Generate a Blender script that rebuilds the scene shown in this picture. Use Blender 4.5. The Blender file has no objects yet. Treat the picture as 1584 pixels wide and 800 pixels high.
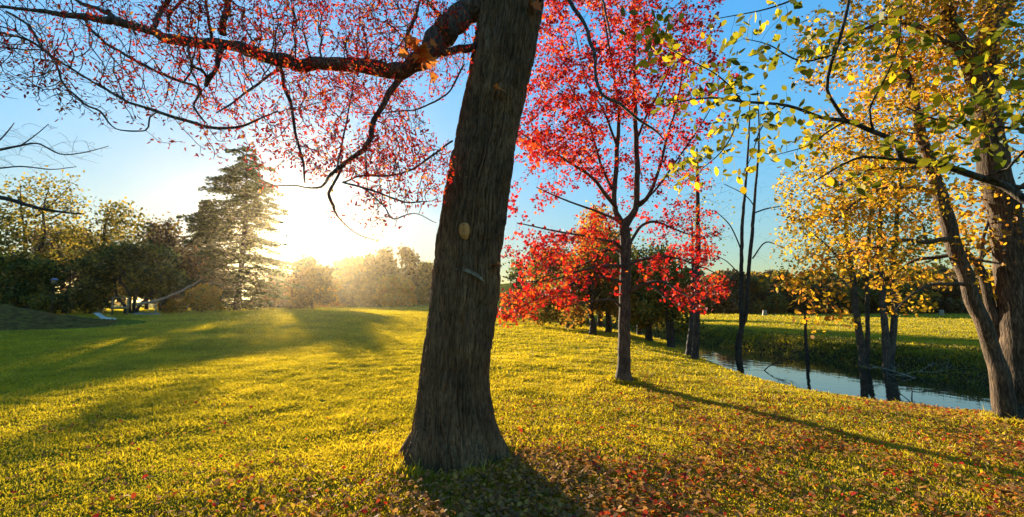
import bpy, math, random
import numpy as np
from mathutils import Vector

# ------------------------------------------------------------------ camera, world, sun, exposure
SC = bpy.context.scene
COL = SC.collection
F, CX, CY, HOR, EYE = 713.0, 792.0, 400.0, 475.0, 1.6
TH = math.atan((HOR - CY) / F)
cam_d = bpy.data.cameras.new('camera'); cam = bpy.data.objects.new('camera', cam_d); COL.objects.link(cam)
cam.location = (0, 0, EYE); cam.rotation_euler = (math.pi / 2 + TH, 0, 0)
cam_d.sensor_width = 36; cam_d.lens = 36 * F / 1584; cam_d.clip_start = .05; cam_d.clip_end = 3000
SC.camera = cam

def P(px, py, Y):
    """world point seen at photo pixel (px, py) at distance Y ahead of the camera"""
    a, b = (px - CX) / F, (CY - py) / F
    dy = math.cos(TH) - b * math.sin(TH); dz = math.sin(TH) + b * math.cos(TH)
    return np.array([a * Y / dy, Y, EYE + dz * Y / dy])

SUN_PX = (452, 357)
_s = P(*SUN_PX, 1.0) - np.array([0, 0, EYE]); SUN = _s / np.linalg.norm(_s)
EL = math.asin(SUN[2]); AZ = math.atan2(SUN[0], SUN[1])
SKY_STR, SUN_STR, EXPO = .10, 5.0, 1.8

w = bpy.data.worlds.new('World'); SC.world = w; w.use_nodes = True
nt = w.node_tree; nt.nodes.clear(); N = nt.nodes.new; L = nt.links.new
out = N('ShaderNodeOutputWorld'); bg = N('ShaderNodeBackground'); bg.inputs['Strength'].default_value = SKY_STR
sky = N('ShaderNodeTexSky'); sky.sky_type = 'NISHITA'; sky.sun_disc = False
sky.sun_elevation = EL; sky.sun_rotation = AZ
sky.air_density = 1.0; sky.dust_density = .12; sky.ozone_density = 1.6
hs = N('ShaderNodeHueSaturation'); hs.inputs['Saturation'].default_value = 1.4; hs.inputs['Value'].default_value = 1.0
L(sky.outputs[0], hs.inputs['Color'])
tc = N('ShaderNodeTexCoord'); nrm = N('ShaderNodeVectorMath'); nrm.operation = 'NORMALIZE'; L(tc.outputs['Generated'], nrm.inputs[0])
dp = N('ShaderNodeVectorMath'); dp.operation = 'DOT_PRODUCT'; L(nrm.outputs[0], dp.inputs[0]); dp.inputs[1].default_value = tuple(SUN)
clp = N('ShaderNodeMath'); clp.operation = 'MAXIMUM'; L(dp.outputs['Value'], clp.inputs[0]); clp.inputs[1].default_value = 0
# even out the sky's range a little: bright parts are held back
bw = N('ShaderNodeRGBToBW'); L(hs.outputs[0], bw.inputs[0]); ma = N('ShaderNodeMath'); ma.operation = 'MULTIPLY_ADD'; L(bw.outputs[0], ma.inputs[0]); ma.inputs[1].default_value = 1.15; ma.inputs[2].default_value = 1
dv = N('ShaderNodeMath'); dv.operation = 'DIVIDE'; dv.inputs[0].default_value = 2.6; L(ma.outputs[0], dv.inputs[1])
s0 = N('ShaderNodeVectorMath'); s0.operation = 'SCALE'; L(hs.outputs[0], s0.inputs[0]); L(dv.outputs[0], s0.inputs['Scale']); acc = s0.outputs[0]
# the sun and the bright aureole the air scatters round it
for power, col, amp in ((10, (.80, .93, 1.0), .30), (60, (1, .95, .84), .35), (500, (1, .84, .5), 1.6), (3000, (1, .84, .5), 12.0), (9000, (1, .92, .75), 800.0)):
    pw = N('ShaderNodeMath'); pw.operation = 'POWER'; L(clp.outputs[0], pw.inputs[0]); pw.inputs[1].default_value = power
    sc = N('ShaderNodeVectorMath'); sc.operation = 'SCALE'; sc.inputs[0].default_value = [c * amp for c in col]; L(pw.outputs[0], sc.inputs['Scale'])
    ad = N('ShaderNodeVectorMath'); ad.operation = 'ADD'; L(acc, ad.inputs[0]); L(sc.outputs[0], ad.inputs[1]); acc = ad.outputs[0]
L(acc, bg.inputs['Color']); L(bg.outputs[0], out.inputs['Surface'])

sun_d = bpy.data.lights.new('sun', 'SUN'); sun_d.energy = SUN_STR; sun_d.angle = math.radians(.5); sun_d.color = (1, .86, .62)
sun_o = bpy.data.objects.new('sun', sun_d); COL.objects.link(sun_o)
sun_o.rotation_euler = Vector(SUN).to_track_quat('Z', 'Y').to_euler()
SC.view_settings.view_transform = 'Standard'; SC.view_settings.look = 'None'; SC.view_settings.gamma = 1
SC.view_settings.exposure = EXPO; SC.view_settings.use_curve_mapping = False
SC.render.engine = 'CYCLES'
SC.cycles.max_bounces = 6; SC.cycles.diffuse_bounces = 3; SC.cycles.transmission_bounces = 4; SC.cycles.glossy_bounces = 2
SC.cycles.transparent_max_bounces = 6; SC.cycles.volume_bounces = 0
SC.cycles.sample_clamp_indirect = 4; SC.cycles.use_denoising = True; SC.cycles.caustics_reflective = False; SC.cycles.caustics_refractive = False

# ------------------------------------------------------------------ noise
def vnoise(x, y, z, seed=0):
    x, y, z = np.broadcast_arrays(*[np.asarray(q, dtype=np.float64) for q in (x, y, z)])
    xi, yi, zi = np.floor(x), np.floor(y), np.floor(z)
    fx, fy, fz = x - xi, y - yi, z - zi
    xi, yi, zi = xi.astype(np.int64), yi.astype(np.int64), zi.astype(np.int64)
    u, v, t = [q * q * (3 - 2 * q) for q in (fx, fy, fz)]
    def h(a, b, c):
        n = (a * 374761393 + b * 668265263 + c * 2147483647 + seed * 1274126177) & 0xffffffff
        n = ((n ^ (n >> 13)) * 1274126177) & 0xffffffff
        n = ((n ^ (n >> 16)) * 2246822519) & 0xffffffff
        return ((n ^ (n >> 15)) & 0xffffff) / float(0xffffff)
    r = 0
    for i, wx in ((0, 1 - u), (1, u)):
        for j, wy in ((0, 1 - v), (1, v)):
            for k, wz in ((0, 1 - t), (1, t)):
                r = r + wx * wy * wz * h(xi + i, yi + j, zi + k)
    return r

def fbm(x, y, z=0, o=4, seed=0):
    s, a, n = 0, .5, 0
    for i in range(o):
        s = s + a * vnoise(np.asarray(x) * 2 ** i, np.asarray(y) * 2 ** i, np.asarray(z) * 2 ** i, seed + i); n += a; a *= .5
    return s / n

def sstep(a, b, x):
    t = np.clip((np.asarray(x, float) - a) / (b - a), 0, 1); return t * t * (3 - 2 * t)

# ------------------------------------------------------------------ materials
def M(name):
    m = bpy.data.materials.new(name); m.use_nodes = True; m.node_tree.nodes.clear(); return m, m.node_tree.nodes.new, m.node_tree.links.new

def ramp(N, stops, interp='LINEAR'):
    r = N('ShaderNodeValToRGB'); e = r.color_ramp; e.interpolation = interp
    while len(e.elements) < len(stops): e.elements.new(.5)
    for el, (p, c) in zip(e.elements, stops): el.position = p; el.color = (*c, 1)
    return r

def leaf_mat(name, stops, trans=.55, gloss=.018, tint=1.35):
    m, N, L = M(name); o = N('ShaderNodeOutputMaterial')
    at = N('ShaderNodeAttribute'); at.attribute_name = 'v'
    r = ramp(N, stops); L(at.outputs['Fac'], r.inputs[0])
    d = N('ShaderNodeBsdfDiffuse'); t = N('ShaderNodeBsdfTranslucent'); g = N('ShaderNodeBsdfGlossy'); g.inputs['Roughness'].default_value = .55
    L(r.outputs[0], d.inputs[0])
    b = N('ShaderNodeVectorMath'); b.operation = 'SCALE'; b.inputs['Scale'].default_value = tint; L(r.outputs[0], b.inputs[0]); L(b.outputs[0], t.inputs[0])
    x = N('ShaderNodeMixShader'); x.inputs[0].default_value = trans; L(d.outputs[0], x.inputs[1]); L(t.outputs[0], x.inputs[2])
    y = N('ShaderNodeMixShader'); y.inputs[0].default_value = gloss; L(x.outputs[0], y.inputs[1]); L(g.outputs[0], y.inputs[2])
    L(y.outputs[0], o.inputs[0]); return m

def bark_mat(name, c1, c2, scale=1.0, bump=.6, moss=None):
    m, N, L = M(name); o = N('ShaderNodeOutputMaterial')
    tc = N('ShaderNodeTexCoord'); mp = N('ShaderNodeMapping'); mp.inputs['Scale'].default_value = (34 * scale, 34 * scale, 4.5 * scale)
    L(tc.outputs['Object'], mp.inputs[0])
    n1 = N('ShaderNodeTexNoise'); n1.inputs['Scale'].default_value = 1; n1.inputs['Detail'].default_value = 5; n1.inputs['Distortion'].default_value = .8; L(mp.outputs[0], n1.inputs[0])
    n2 = N('ShaderNodeTexNoise'); n2.inputs['Scale'].default_value = 3.0; n2.inputs['Detail'].default_value = 3; L(tc.outputs['Object'], n2.inputs[0])
    r = ramp(N, [(.34, [c * .35 for c in c1]), (.5, c1), (.66, c2)]); L(n1.outputs[0], r.inputs[0])
    r2 = ramp(N, [(.35, (.62, .62, .62)), (.7, (1.25, 1.2, 1.12))]); L(n2.outputs[0], r2.inputs[0])
    mx = N('ShaderNodeMixRGB'); mx.blend_type = 'MULTIPLY'; mx.inputs[0].default_value = 1; L(r.outputs[0], mx.inputs[1]); L(r2.outputs[0], mx.inputs[2])
    cout = mx.outputs[0]
    if moss:
        n3 = N('ShaderNodeTexNoise'); n3.inputs['Scale'].default_value = 1.7; n3.inputs['Detail'].default_value = 6; L(tc.outputs['Object'], n3.inputs[0])
        r3 = ramp(N, [(.55, (0, 0, 0)), (.72, (1, 1, 1))]); L(n3.outputs[0], r3.inputs[0])
        m3 = N('ShaderNodeMixRGB'); L(r3.outputs[0], m3.inputs[0]); L(cout, m3.inputs[1]); m3.inputs[2].default_value = (*moss, 1); cout = m3.outputs[0]
    p = N('ShaderNodeBsdfPrincipled'); p.inputs['Roughness'].default_value = .88; p.inputs['Specular IOR Level'].default_value = .25
    L(cout, p.inputs['Base Color'])
    bp = N('ShaderNodeBump'); bp.inputs['Strength'].default_value = bump; bp.inputs['Distance'].default_value = .02; L(n1.outputs[0], bp.inputs['Height']); L(bp.outputs[0], p.inputs['Normal'])
    L(p.outputs[0], o.inputs[0]); return m

# ------------------------------------------------------------------ mesh helpers
def mesh(name, V, faces, mat, parent=None, v=None, smooth=False, loc=None):
    """faces: list of (n x k) int arrays; V n x 3 world coordinates; loc: object origin"""
    V = np.asarray(V, dtype=np.float32)
    if loc is not None: V = V - np.asarray(loc, dtype=np.float32)
    me = bpy.data.meshes.new(name)
    me.vertices.add(len(V)); me.vertices.foreach_set('co', V.ravel())
    faces = [np.asarray(f, dtype=np.int32) for f in faces if len(f)]
    loops = np.concatenate([f.ravel() for f in faces]); tot = np.concatenate([np.full(len(f), f.shape[1], dtype=np.int32) for f in faces])
    me.loops.add(len(loops)); me.loops.foreach_set('vertex_index', loops)
    st = np.concatenate([[0], np.cumsum(tot)[:-1]]).astype(np.int32)
    me.polygons.add(len(tot)); me.polygons.foreach_set('loop_start', st); me.polygons.foreach_set('loop_total', tot)
    if smooth: me.polygons.foreach_set('use_smooth', np.ones(len(tot), dtype=bool))
    if v is not None:
        a = me.attributes.new('v', 'FLOAT', 'POINT'); a.data.foreach_set('value', np.asarray(v, dtype=np.float32))
    me.update(); me.validate()
    me.materials.append(mat)
    o = bpy.data.objects.new(name, me); COL.objects.link(o)
    if parent: o.parent = parent
    elif loc is not None: o.location = loc
    return o

def tag(o, label=None, cat=None, group=None, kind=None):
    for k, val in (('label', label), ('category', cat), ('group', group), ('kind', kind)):
        if val: o[k] = val
    return o

def empty(name, loc):
    o = bpy.data.objects.new(name, None); COL.objects.link(o); o.location = loc; o.empty_display_size = .3; return o

def tube(pts, rad, k=6, cap=True):
    """returns verts, quads for one tapered tube"""
    p = np.asarray(pts, float); r = np.asarray(rad, float); n = len(p)
    t = np.gradient(p, axis=0); t /= np.linalg.norm(t, axis=1)[:, None] + 1e-9
    ref = np.array([0, 0, 1.]) if abs(t[0, 2]) < .9 else np.array([1., 0, 0])
    u = ref - t * (t @ ref)[:, None]
    bad = np.linalg.norm(u, axis=1) < .2
    if bad.any():
        alt = np.array([.6, .8, 0]); u[bad] = alt - t[bad] * (t[bad] @ alt)[:, None]
    # keep frames from flipping
    u /= np.linalg.norm(u, axis=1)[:, None]
    for i in range(1, n):
        q = u[i - 1] - t[i] * (u[i - 1] @ t[i]); u[i] = q / (np.linalg.norm(q) + 1e-9)
    w_ = np.cross(t, u); a = np.linspace(0, 2 * np.pi, k, endpoint=False)
    V = p[:, None] + r[:, None, None] * (np.cos(a)[None, :, None] * u[:, None] + np.sin(a)[None, :, None] * w_[:, None])
    V = V.reshape(-1, 3); i = np.arange(n - 1)[:, None] * k; j = np.arange(k)[None]; j2 = (j + 1) % k
    Q = np.stack([i + j, i + j2, i + k + j2, i + k + j], -1).reshape(-1, 4)
    return V, Q

class Geo:
    def __init__(s): s.V, s.Q, s.n = [], [], 0
    def add(s, V, Q): s.V.append(V); s.Q.append(Q + s.n); s.n += len(V)
    def tube(s, pts, rad, k=6): s.add(*tube(pts, rad, k))
    def build(s, name, mat, parent=None, loc=None, smooth=True):
        return mesh(name, np.concatenate(s.V), [np.concatenate(s.Q)], mat, parent, smooth=smooth, loc=loc)

def smoothpoly(pts, rad, step):
    """Catmull-Rom resample of a polyline (n x 3) with radii"""
    p = np.asarray(pts, float); r = np.asarray(rad, float)
    if len(p) == 2: q = p
    pp = np.vstack([2 * p[0] - p[1], p, 2 * p[-1] - p[-2]]); O, R = [], []
    for i in range(len(p) - 1):
        a, b, c, d = pp[i:i + 4]; n = max(1, int(np.linalg.norm(c - b) / step))
        for t in np.arange(n) / n:
            O.append(.5 * ((2 * b) + (c - a) * t + (2 * a - 5 * b + 4 * c - d) * t * t + (3 * b - a - 3 * c + d) * t ** 3)); R.append(r[i] * (1 - t) + r[i + 1] * t)
    O.append(p[-1]); R.append(r[-1]); return np.array(O), np.array(R)

# leaf outlines, unit length along +x, lying in xy with a fold along the midrib
def outline(kind):
    if kind == 'dash': pts = [(0, 0), (.45, .2), (1, 0), (.45, -.2)]
    elif kind == 'oval': pts = [(0, 0), (.18, .2), (.45, .31), (.75, .22), (1, 0), (.75, -.22), (.45, -.31), (.18, -.2)]
    elif kind == 'maple':
        pts = [(0, 0), (.12, .30), (.02, .52), (.34, .34), (.45, .62), (.60, .24), (.68, .20), (1, 0), (.68, -.20), (.60, -.24), (.45, -.62), (.34, -.34), (.02, -.52), (.12, -.30)]
    elif kind == 'card': pts = [(0, -.1), (.25, .38), (.8, .42), (1, -.05), (.6, -.45)]
    elif kind == 'needle': pts = [(0, 0), (.5, .13), (1, 0), (.5, -.13)]
    elif kind == 'curl': pts = [(0, 0), (.2, .25), (.5, .36), (.8, .24), (1, 0), (.8, -.22), (.5, -.3), (.2, -.24)]
    p = np.array(pts); z = -np.abs(p[:, 1]) * (.35 if kind != 'curl' else -.9) - (.25 if kind != 'curl' else -.5) * (p[:, 0] - .4) ** 2
    return np.column_stack([p, z])

def leaves(name, C, size, kind, mat, parent=None, v=None, rng=None, up=.6, droop=0, loc=None, axis=None):
    """C centres n x 3; random orientation with normals biased upwards by `up`"""
    T = outline(kind); n, k = len(C), len(T)
    nr = rng.normal(size=(n, 3)); nr /= np.linalg.norm(nr, axis=1)[:, None]; nr[:, 2] += up; nr /= np.linalg.norm(nr, axis=1)[:, None]
    ax = rng.normal(size=(n, 3)) if axis is None else axis + rng.normal(size=(n, 3)) * .5
    ax[:, 2] -= droop; ax -= nr * np.sum(ax * nr, 1)[:, None]; ax /= np.linalg.norm(ax, axis=1)[:, None] + 1e-9
    bi = np.cross(nr, ax); sz = size * rng.uniform(.6, 1.3, n)
    V = (C[:, None] + sz[:, None, None] * (T[None, :, :1] * ax[:, None] + T[None, :, 1:2] * bi[:, None] + T[None, :, 2:] * nr[:, None])).reshape(-1, 3)
    Fc = np.arange(n * k).reshape(n, k)
    if v is None: v = rng.uniform(0, 1, n)
    return mesh(name, V, [Fc], mat, parent, v=np.repeat(v, k), loc=loc)

# ------------------------------------------------------------------ tree growing (space colonisation from hand-placed limbs)
def grow(seed_p, seed_r, att, step, rng, kill=None, iters=80, bias=(0, 0, .0), jit=.25, tip=.003, expo=2.3, infl=1e9):
    kill = kill or step * 1.6; att = att.copy()
    pos = [np.asarray(p) for p in seed_p]; par = [-1] * len(pos); ns = len(pos); pos = list(pos)
    S = np.array(pos); best = np.full(len(att), 1e18); bi = np.zeros(len(att), int)
    def upd(newp, base):
        for c in range(0, len(newp), 200):
            d = ((att[:, None] - newp[None, c:c + 200]) ** 2).sum(2); j = d.argmin(1); m = d[np.arange(len(att)), j]
            w_ = m < best; best[w_] = m[w_]; bi[w_] = j[w_] + base + c
    upd(S, 0); bias = np.array(bias)
    for it in range(iters):
        keep = best > kill * kill
        att, best, bi = att[keep], best[keep], bi[keep]
        if not len(att): break
        act = best < infl * infl
        if not act.any(): break
        ids, inv = np.unique(bi[act], return_inverse=True)
        A = np.array([pos[i] for i in ids]); D = att[act] - A[inv]; D /= np.linalg.norm(D, axis=1)[:, None]
        acc = np.zeros_like(A); np.add.at(acc, inv, D); acc /= np.linalg.norm(acc, axis=1)[:, None] + 1e-6
        acc += rng.normal(size=acc.shape) * jit + bias; acc /= np.linalg.norm(acc, axis=1)[:, None] + 1e-9
        newp = A + acc * step; base = len(pos); pos.extend(newp); par.extend(ids.tolist()); upd(newp, base)
    pos = np.array(pos); n = len(pos); par = np.array(par)
    rr = np.zeros(n); ch = [[] for _ in range(n)]
    for i in range(n - 1, ns - 1, -1):
        if rr[i] == 0: rr[i] = tip ** expo
        rr[par[i]] += rr[i]; ch[par[i]].append(i)
    rad = rr ** (1 / expo); rad[:ns] = seed_r
    for i in range(ns, n):
        rad[i] = min(rad[i], rad[par[i]] * (.75 if par[i] < ns else 1.0))
    return pos, par, rad, ch, ns

def branch_geo(g, pos, par, rad, ch, ns, kmax=6, minr=0):
    main = {}
    for i in range(len(pos)):
        c = ch[i]
        if c and i >= ns: main[i] = max(c, key=lambda q: rad[q])
    for i in range(ns, len(pos)):
        p = par[i]
        if p >= ns and main.get(p) == i: continue
        chain = [p, i]
        while chain[-1] in main: chain.append(main[chain[-1]])
        r = rad[chain].copy(); r[0] = r[1]
        if r[0] < minr: continue
        q = pos[chain].copy()
        if len(q) > 2: q[1:-1] = .5 * q[1:-1] + .25 * (q[:-2] + q[2:])
        r[-1] *= .5
        g.tube(q, r, 3 if r[0] < .006 else (4 if r[0] < .015 else kmax))

def cloud(blobs, rng, clump=0):
    """blobs: (px, py, Y, rpx, rpy, rY, n) ellipsoids given where they stand"""
    out = []
    for px, py, Y, rx, ry, rY, n in blobs:
        c = P(px, py, Y); s = Y / F; q = rng.normal(size=(n, 3)); q /= np.linalg.norm(q, axis=1)[:, None]; q *= rng.uniform(0, 1, n)[:, None] ** (1 / 2.6)
        out.append(c + q * np.array([rx * s, rY, ry * s]))
    a = np.concatenate(out)
    if clump:
        f = fbm(a[:, 0] / clump, a[:, 1] / clump, a[:, 2] / clump * 1.6, 2, 7); a = a[f > np.quantile(f, .35)]
    return a

def tree(name, label, cat, base, limbs, att, leafspec, bark, rng, group=None, step=.12, tip=.003, expo=2.3, jit=.25, bias=(0, 0, 0), kill=None, trunkname='trunk', iters=80,
         leafr=.012, per=3, spread=.1, ktrunk=12, infl=1e9, minr=0, thin=0):
    """limbs: list of (points n x 3, radii). First is the trunk. leafspec: (kind, size, material, up, droop)"""
    root = empty(name, base); tag(root, label, cat, group)
    sp, sr = [], []; gt = Geo(); gb = Geo()
    for i, (p, r) in enumerate(limbs):
        q, rr = smoothpoly(p, r, max(step, .05)); amp = rr * .12
        jt = np.stack([fbm(q[:, 0] * 3 + i, q[:, 2] * 3, k * 9, 2, 50) for k in range(3)], -1) - .5
        q[1:-1] += (jt * (amp * 4 + .01)[:, None])[1:-1]
        (gt if i == 0 else gb).tube(q, rr * (1 + (fbm(q[:, 2] * 5, q[:, 0] * 5, i, 2, 51) - .5) * .16), ktrunk if rr[0] > .04 else 6); sp.append(q); sr.append(rr)
    sp = np.concatenate(sp); sr = np.concatenate(sr)
    lc = None
    if att is not None:
        up = sp[:, 2] > (base[2] + .3 * (att[:, 2].min() - base[2]))
        G = grow(sp[up], sr[up], att, step, rng, kill=kill, iters=iters, jit=jit, tip=tip, expo=expo, bias=bias, infl=infl)
        branch_geo(gb, *G, minr=minr)
        if leafspec:
            kind, size, mat, upb, droop = leafspec
            pos, rad, ns = G[0], G[2], G[4]
            c = pos[ns:][rad[ns:] < leafr]
            if thin: c = c[fbm(c[:, 0] / thin + 5, c[:, 1] / thin, c[:, 2] / (thin * .6), 2, 91) > .44 + .10 * rng.normal(size=len(c))]
            c = np.repeat(c, per, 0); c = c + rng.normal(size=c.shape) * spread
            v = np.clip(fbm(c[:, 0] / .8, c[:, 1] / .8, c[:, 2] / .8, 2, 3) * .9 - .45 + rng.uniform(0, 1, len(c)), 0, 1)
            lc = leaves('crown', c, size, kind, mat, root, v=v, rng=rng, up=upb, droop=droop, loc=base)
    if gt.n: gt.build(trunkname, bark, root, loc=base)
    if gb.n: gb.build('branches', bark, root, loc=base)
    return root

# ------------------------------------------------------------------ terrain
NEAR = np.array([(20, -14), (17, -6), (12.8, 2), (10.5, 6), (9.0, 8.57), (8.2, 9.03), (7.57, 9.7), (6.9, 10.8), (6.7, 13.5), (7.6, 19.4), (8.8, 26), (9, 34), (7, 46), (0, 64), (-12, 80)], float)
FARB = np.array([(27, -10), (24, -4), (19, 4), (15.6, 9), (14.0, 13.4), (13.6, 16), (13.3, 18.6), (12.9, 22), (11.9, 26), (12.2, 34), (10.2, 48), (3, 66), (-9, 83)], float)
def pdist(x, y, poly):
    d = np.full(x.shape, 1e9)
    for a, b in zip(poly[:-1], poly[1:]):
        e = b - a; t = np.clip(((x - a[0]) * e[0] + (y - a[1]) * e[1]) / (e @ e), 0, 1)
        d = np.minimum(d, np.hypot(x - a[0] - t * e[0], y - a[1] - t * e[1]))
    return d
RING = np.vstack([NEAR, FARB[::-1]])
def inside(x, y):
    c = np.zeros(x.shape, bool); n = len(RING)
    for i in range(n):
        (x1, y1), (x2, y2) = RING[i], RING[(i + 1) % n]
        if y1 == y2: continue
        c ^= ((y1 > y) != (y2 > y)) & (x < (x2 - x1) * (y - y1) / (y2 - y1) + x1)
    return c
WATER = -.75
def terrain(x, y):
    x = np.asarray(x, float); y = np.asarray(y, float)
    rough = (fbm(x * 1.3, y * 1.3, 0, 3, 11) - .5) * .5
    dn = pdist(x, y, NEAR) + 0; df = pdist(x, y, FARB); ins = inside(x, y)
    left = dn < df
    h = 1.05 * sstep(6, 42, y) * (1 - sstep(-14, 9, x - .06 * y)) 
    h = h + (fbm(x / 6, y / 6, 0, 2, 5) - .5) * .16 + (fbm(x * .9, y * .9, 0, 2, 6) - .5) * .05 * (1 - sstep(20, 60, np.hypot(x, y)))
    h = h + sstep(98, 190, y) * 9 * sstep(-60, 10, x) + sstep(95, 240, y) * 3
    nb = h * sstep(0, 3.0, dn) - .28 * (1 - sstep(0, 3.2, dn)) - .62 * (1 - sstep(.0, .35, dn)) 
    fb = h + (-.95 + rough * .7) * (1 - sstep(0, 2.6, df + rough * .8))
    z = np.where(left, nb, fb); z = np.where(ins, np.where(left, -.9, -.95 + rough * .3) - .35 * sstep(0, 1.2, np.minimum(dn, df)), z)
    return z
def gz(x, y): return float(terrain(np.array([float(x)]), np.array([float(y)]))[0])
def G(px, py):
    """ground point seen at a photo pixel"""
    Y = np.concatenate([np.arange(2, 40, .05), np.arange(40, 400, .5)]); q = P(px, py, 1.0) - np.array([0, 0, EYE])
    x, z = q[0] * Y, EYE + q[2] * Y; t = terrain(x, Y); k = np.argmax(z <= t) if (z <= t).any() else len(Y) - 1
    return np.array([x[k], Y[k], t[k]])

# ------------------------------------------------------------------ ground sheet
xs = np.concatenate([np.linspace(-700, -60, 24)[:-1], np.linspace(-60, -12, 110)[:-1], np.linspace(-12, 18, 270)[:-1], np.linspace(18, 60, 100)[:-1], np.linspace(60, 700, 24)])
ys = np.concatenate([np.linspace(-300, -12, 14)[:-1], np.linspace(-12, 2, 30)[:-1], np.linspace(2, 30, 270)[:-1], np.linspace(30, 110, 130)[:-1], np.linspace(110, 1200, 34)])
X, Y_ = np.meshgrid(xs, ys, indexing='ij'); Z = terrain(X, Y_)
nx, ny = X.shape; ii = (np.arange(nx - 1)[:, None] * ny + np.arange(ny - 1)[None]).ravel()
Q = np.stack([ii, ii + ny, ii + ny + 1, ii + 1], -1)
m_ground, N, L = M('turf and soil'); o = N('ShaderNodeOutputMaterial'); tc = N('ShaderNodeTexCoord')
n1 = N('ShaderNodeTexNoise'); n1.inputs['Scale'].default_value = 9; n1.inputs['Detail'].default_value = 7; L(tc.outputs['Object'], n1.inputs[0])
n2 = N('ShaderNodeTexNoise'); n2.inputs['Scale'].default_value = .35; n2.inputs['Detail'].default_value = 4; L(tc.outputs['Object'], n2.inputs[0])
r1 = ramp(N, [(.3, (.05, .055, .010)), (.5, (.13, .135, .018)), (.7, (.21, .19, .03))]); L(n1.outputs[0], r1.inputs[0])
r2 = ramp(N, [(.35, (.7, .8, .8)), (.65, (1.2, 1.1, .9))]); L(n2.outputs[0], r2.inputs[0])
mm = N('ShaderNodeMixRGB'); mm.blend_type = 'MULTIPLY'; mm.inputs[0].default_value = 1; L(r1.outputs[0], mm.inputs[1]); L(r2.outputs[0], mm.inputs[2])
at = N('ShaderNodeAttribute'); at.attribute_name = 'v'     # 1 = bare earth of the banks
n3 = N('ShaderNodeTexNoise'); n3.inputs['Scale'].default_value = 5; n3.inputs['Detail'].default_value = 8; L(tc.outputs['Object'], n3.inputs[0])
r3 = ramp(N, [(.3, (.018, .013, .008)), (.6, (.06, .045, .025)), (.8, (.10, .085, .04))]); L(n3.outputs[0], r3.inputs[0])
mb = N('ShaderNodeMixRGB'); L(at.outputs['Fac'], mb.inputs[0]); L(mm.outputs[0], mb.inputs[1]); L(r3.outputs[0], mb.inputs[2])
pb = N('ShaderNodeBsdfPrincipled'); pb.inputs['Roughness'].default_value = .95; pb.inputs['Specular IOR Level'].default_value = 0; L(mb.outputs[0], pb.inputs['Base Color'])
bp = N('ShaderNodeBump'); bp.inputs['Strength'].default_value = .8; bp.inputs['Distance'].default_value = .05; L(n1.outputs[0], bp.inputs['Height']); L(bp.outputs[0], pb.inputs['Normal'])
L(pb.outputs[0], o.inputs[0])
dn, df, ins = pdist(X, Y_, NEAR), pdist(X, Y_, FARB), inside(X, Y_)
bare = np.where(ins, 1, np.where(dn < df, 1 - sstep(.1, .5, dn), 1 - sstep(1.4, 2.6, df)))
gr = mesh('ground', np.stack([X, Y_, Z], -1).reshape(-1, 3), [Q], m_ground, v=bare.ravel(), smooth=True); tag(gr, 'yellow green park lawn dropping to a stream with earth banks', 'lawn', kind='structure')

# water: one level sheet between the banks
m_water, N, L = M('stream water'); o = N('ShaderNodeOutputMaterial'); p = N('ShaderNodeBsdfPrincipled')
p.inputs['Base Color'].default_value = (.010, .011, .008, 1); p.inputs['Roughness'].default_value = .03; p.inputs['IOR'].default_value = 1.45; p.inputs['Specular IOR Level'].default_value = .9
tc = N('ShaderNodeTexCoord'); mp = N('ShaderNodeMapping'); mp.inputs['Scale'].default_value = (1.6, .9, 1); L(tc.outputs['Object'], mp.inputs[0])
n = N('ShaderNodeTexNoise'); n.inputs['Scale'].default_value = 1.8; n.inputs['Detail'].default_value = 3; L(mp.outputs[0], n.inputs[0])
b = N('ShaderNodeBump'); b.inputs['Strength'].default_value = .12; b.inputs['Distance'].default_value = .05; L(n.outputs[0], b.inputs['Height']); L(b.outputs[0], p.inputs['Normal']); L(p.outputs[0], o.inputs[0])
def rs(p):
    d = np.concatenate([[0], np.cumsum(np.hypot(*np.diff(p, axis=0).T))]); t = np.linspace(0, d[-1], 40); return np.column_stack([np.interp(t, d, p[:, 0]), np.interp(t, d, p[:, 1])])
A, B = rs(NEAR) + np.array([-.8, -.2]), rs(FARB) + np.array([2.2, .2]); k = len(A)
Vw = np.vstack([np.column_stack([A, np.full(k, WATER)]), np.column_stack([B, np.full(k, WATER)])]); i = np.arange(k - 1)
wt = mesh('water', Vw, [np.stack([i, k + i, k + i + 1, i + 1], -1)], m_water); tag(wt, 'still dark stream reflecting blue sky between its banks', 'stream', kind='structure')

# dark earth mound on the left
rng = np.random.default_rng(5)
m_mound, N, L = M('dark earth'); o = N('ShaderNodeOutputMaterial'); tc = N('ShaderNodeTexCoord')
n1 = N('ShaderNodeTexNoise'); n1.inputs['Scale'].default_value = 3.5; n1.inputs['Detail'].default_value = 9; L(tc.outputs['Object'], n1.inputs[0])
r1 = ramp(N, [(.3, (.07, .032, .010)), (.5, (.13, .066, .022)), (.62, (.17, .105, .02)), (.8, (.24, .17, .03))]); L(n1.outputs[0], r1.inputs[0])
pb = N('ShaderNodeBsdfPrincipled'); pb.inputs['Roughness'].default_value = 1; pb.inputs['Specular IOR Level'].default_value = 0; L(r1.outputs[0], pb.inputs['Base Color'])
bp = N('ShaderNodeBump'); bp.inputs['Distance'].default_value = .15; L(n1.outputs[0], bp.inputs['Height']); L(bp.outputs[0], pb.inputs['Normal']); L(pb.outputs[0], o.inputs[0])
mx, my, mrx, mry = -31.5, 26.0, 11.0, 6.0
u = np.linspace(-1.05, 1.05, 120); U, W_ = np.meshgrid(u, u, indexing='ij'); rr = np.hypot(U, W_)
xx, yy = mx + U * mrx, my + W_ * mry
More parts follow.
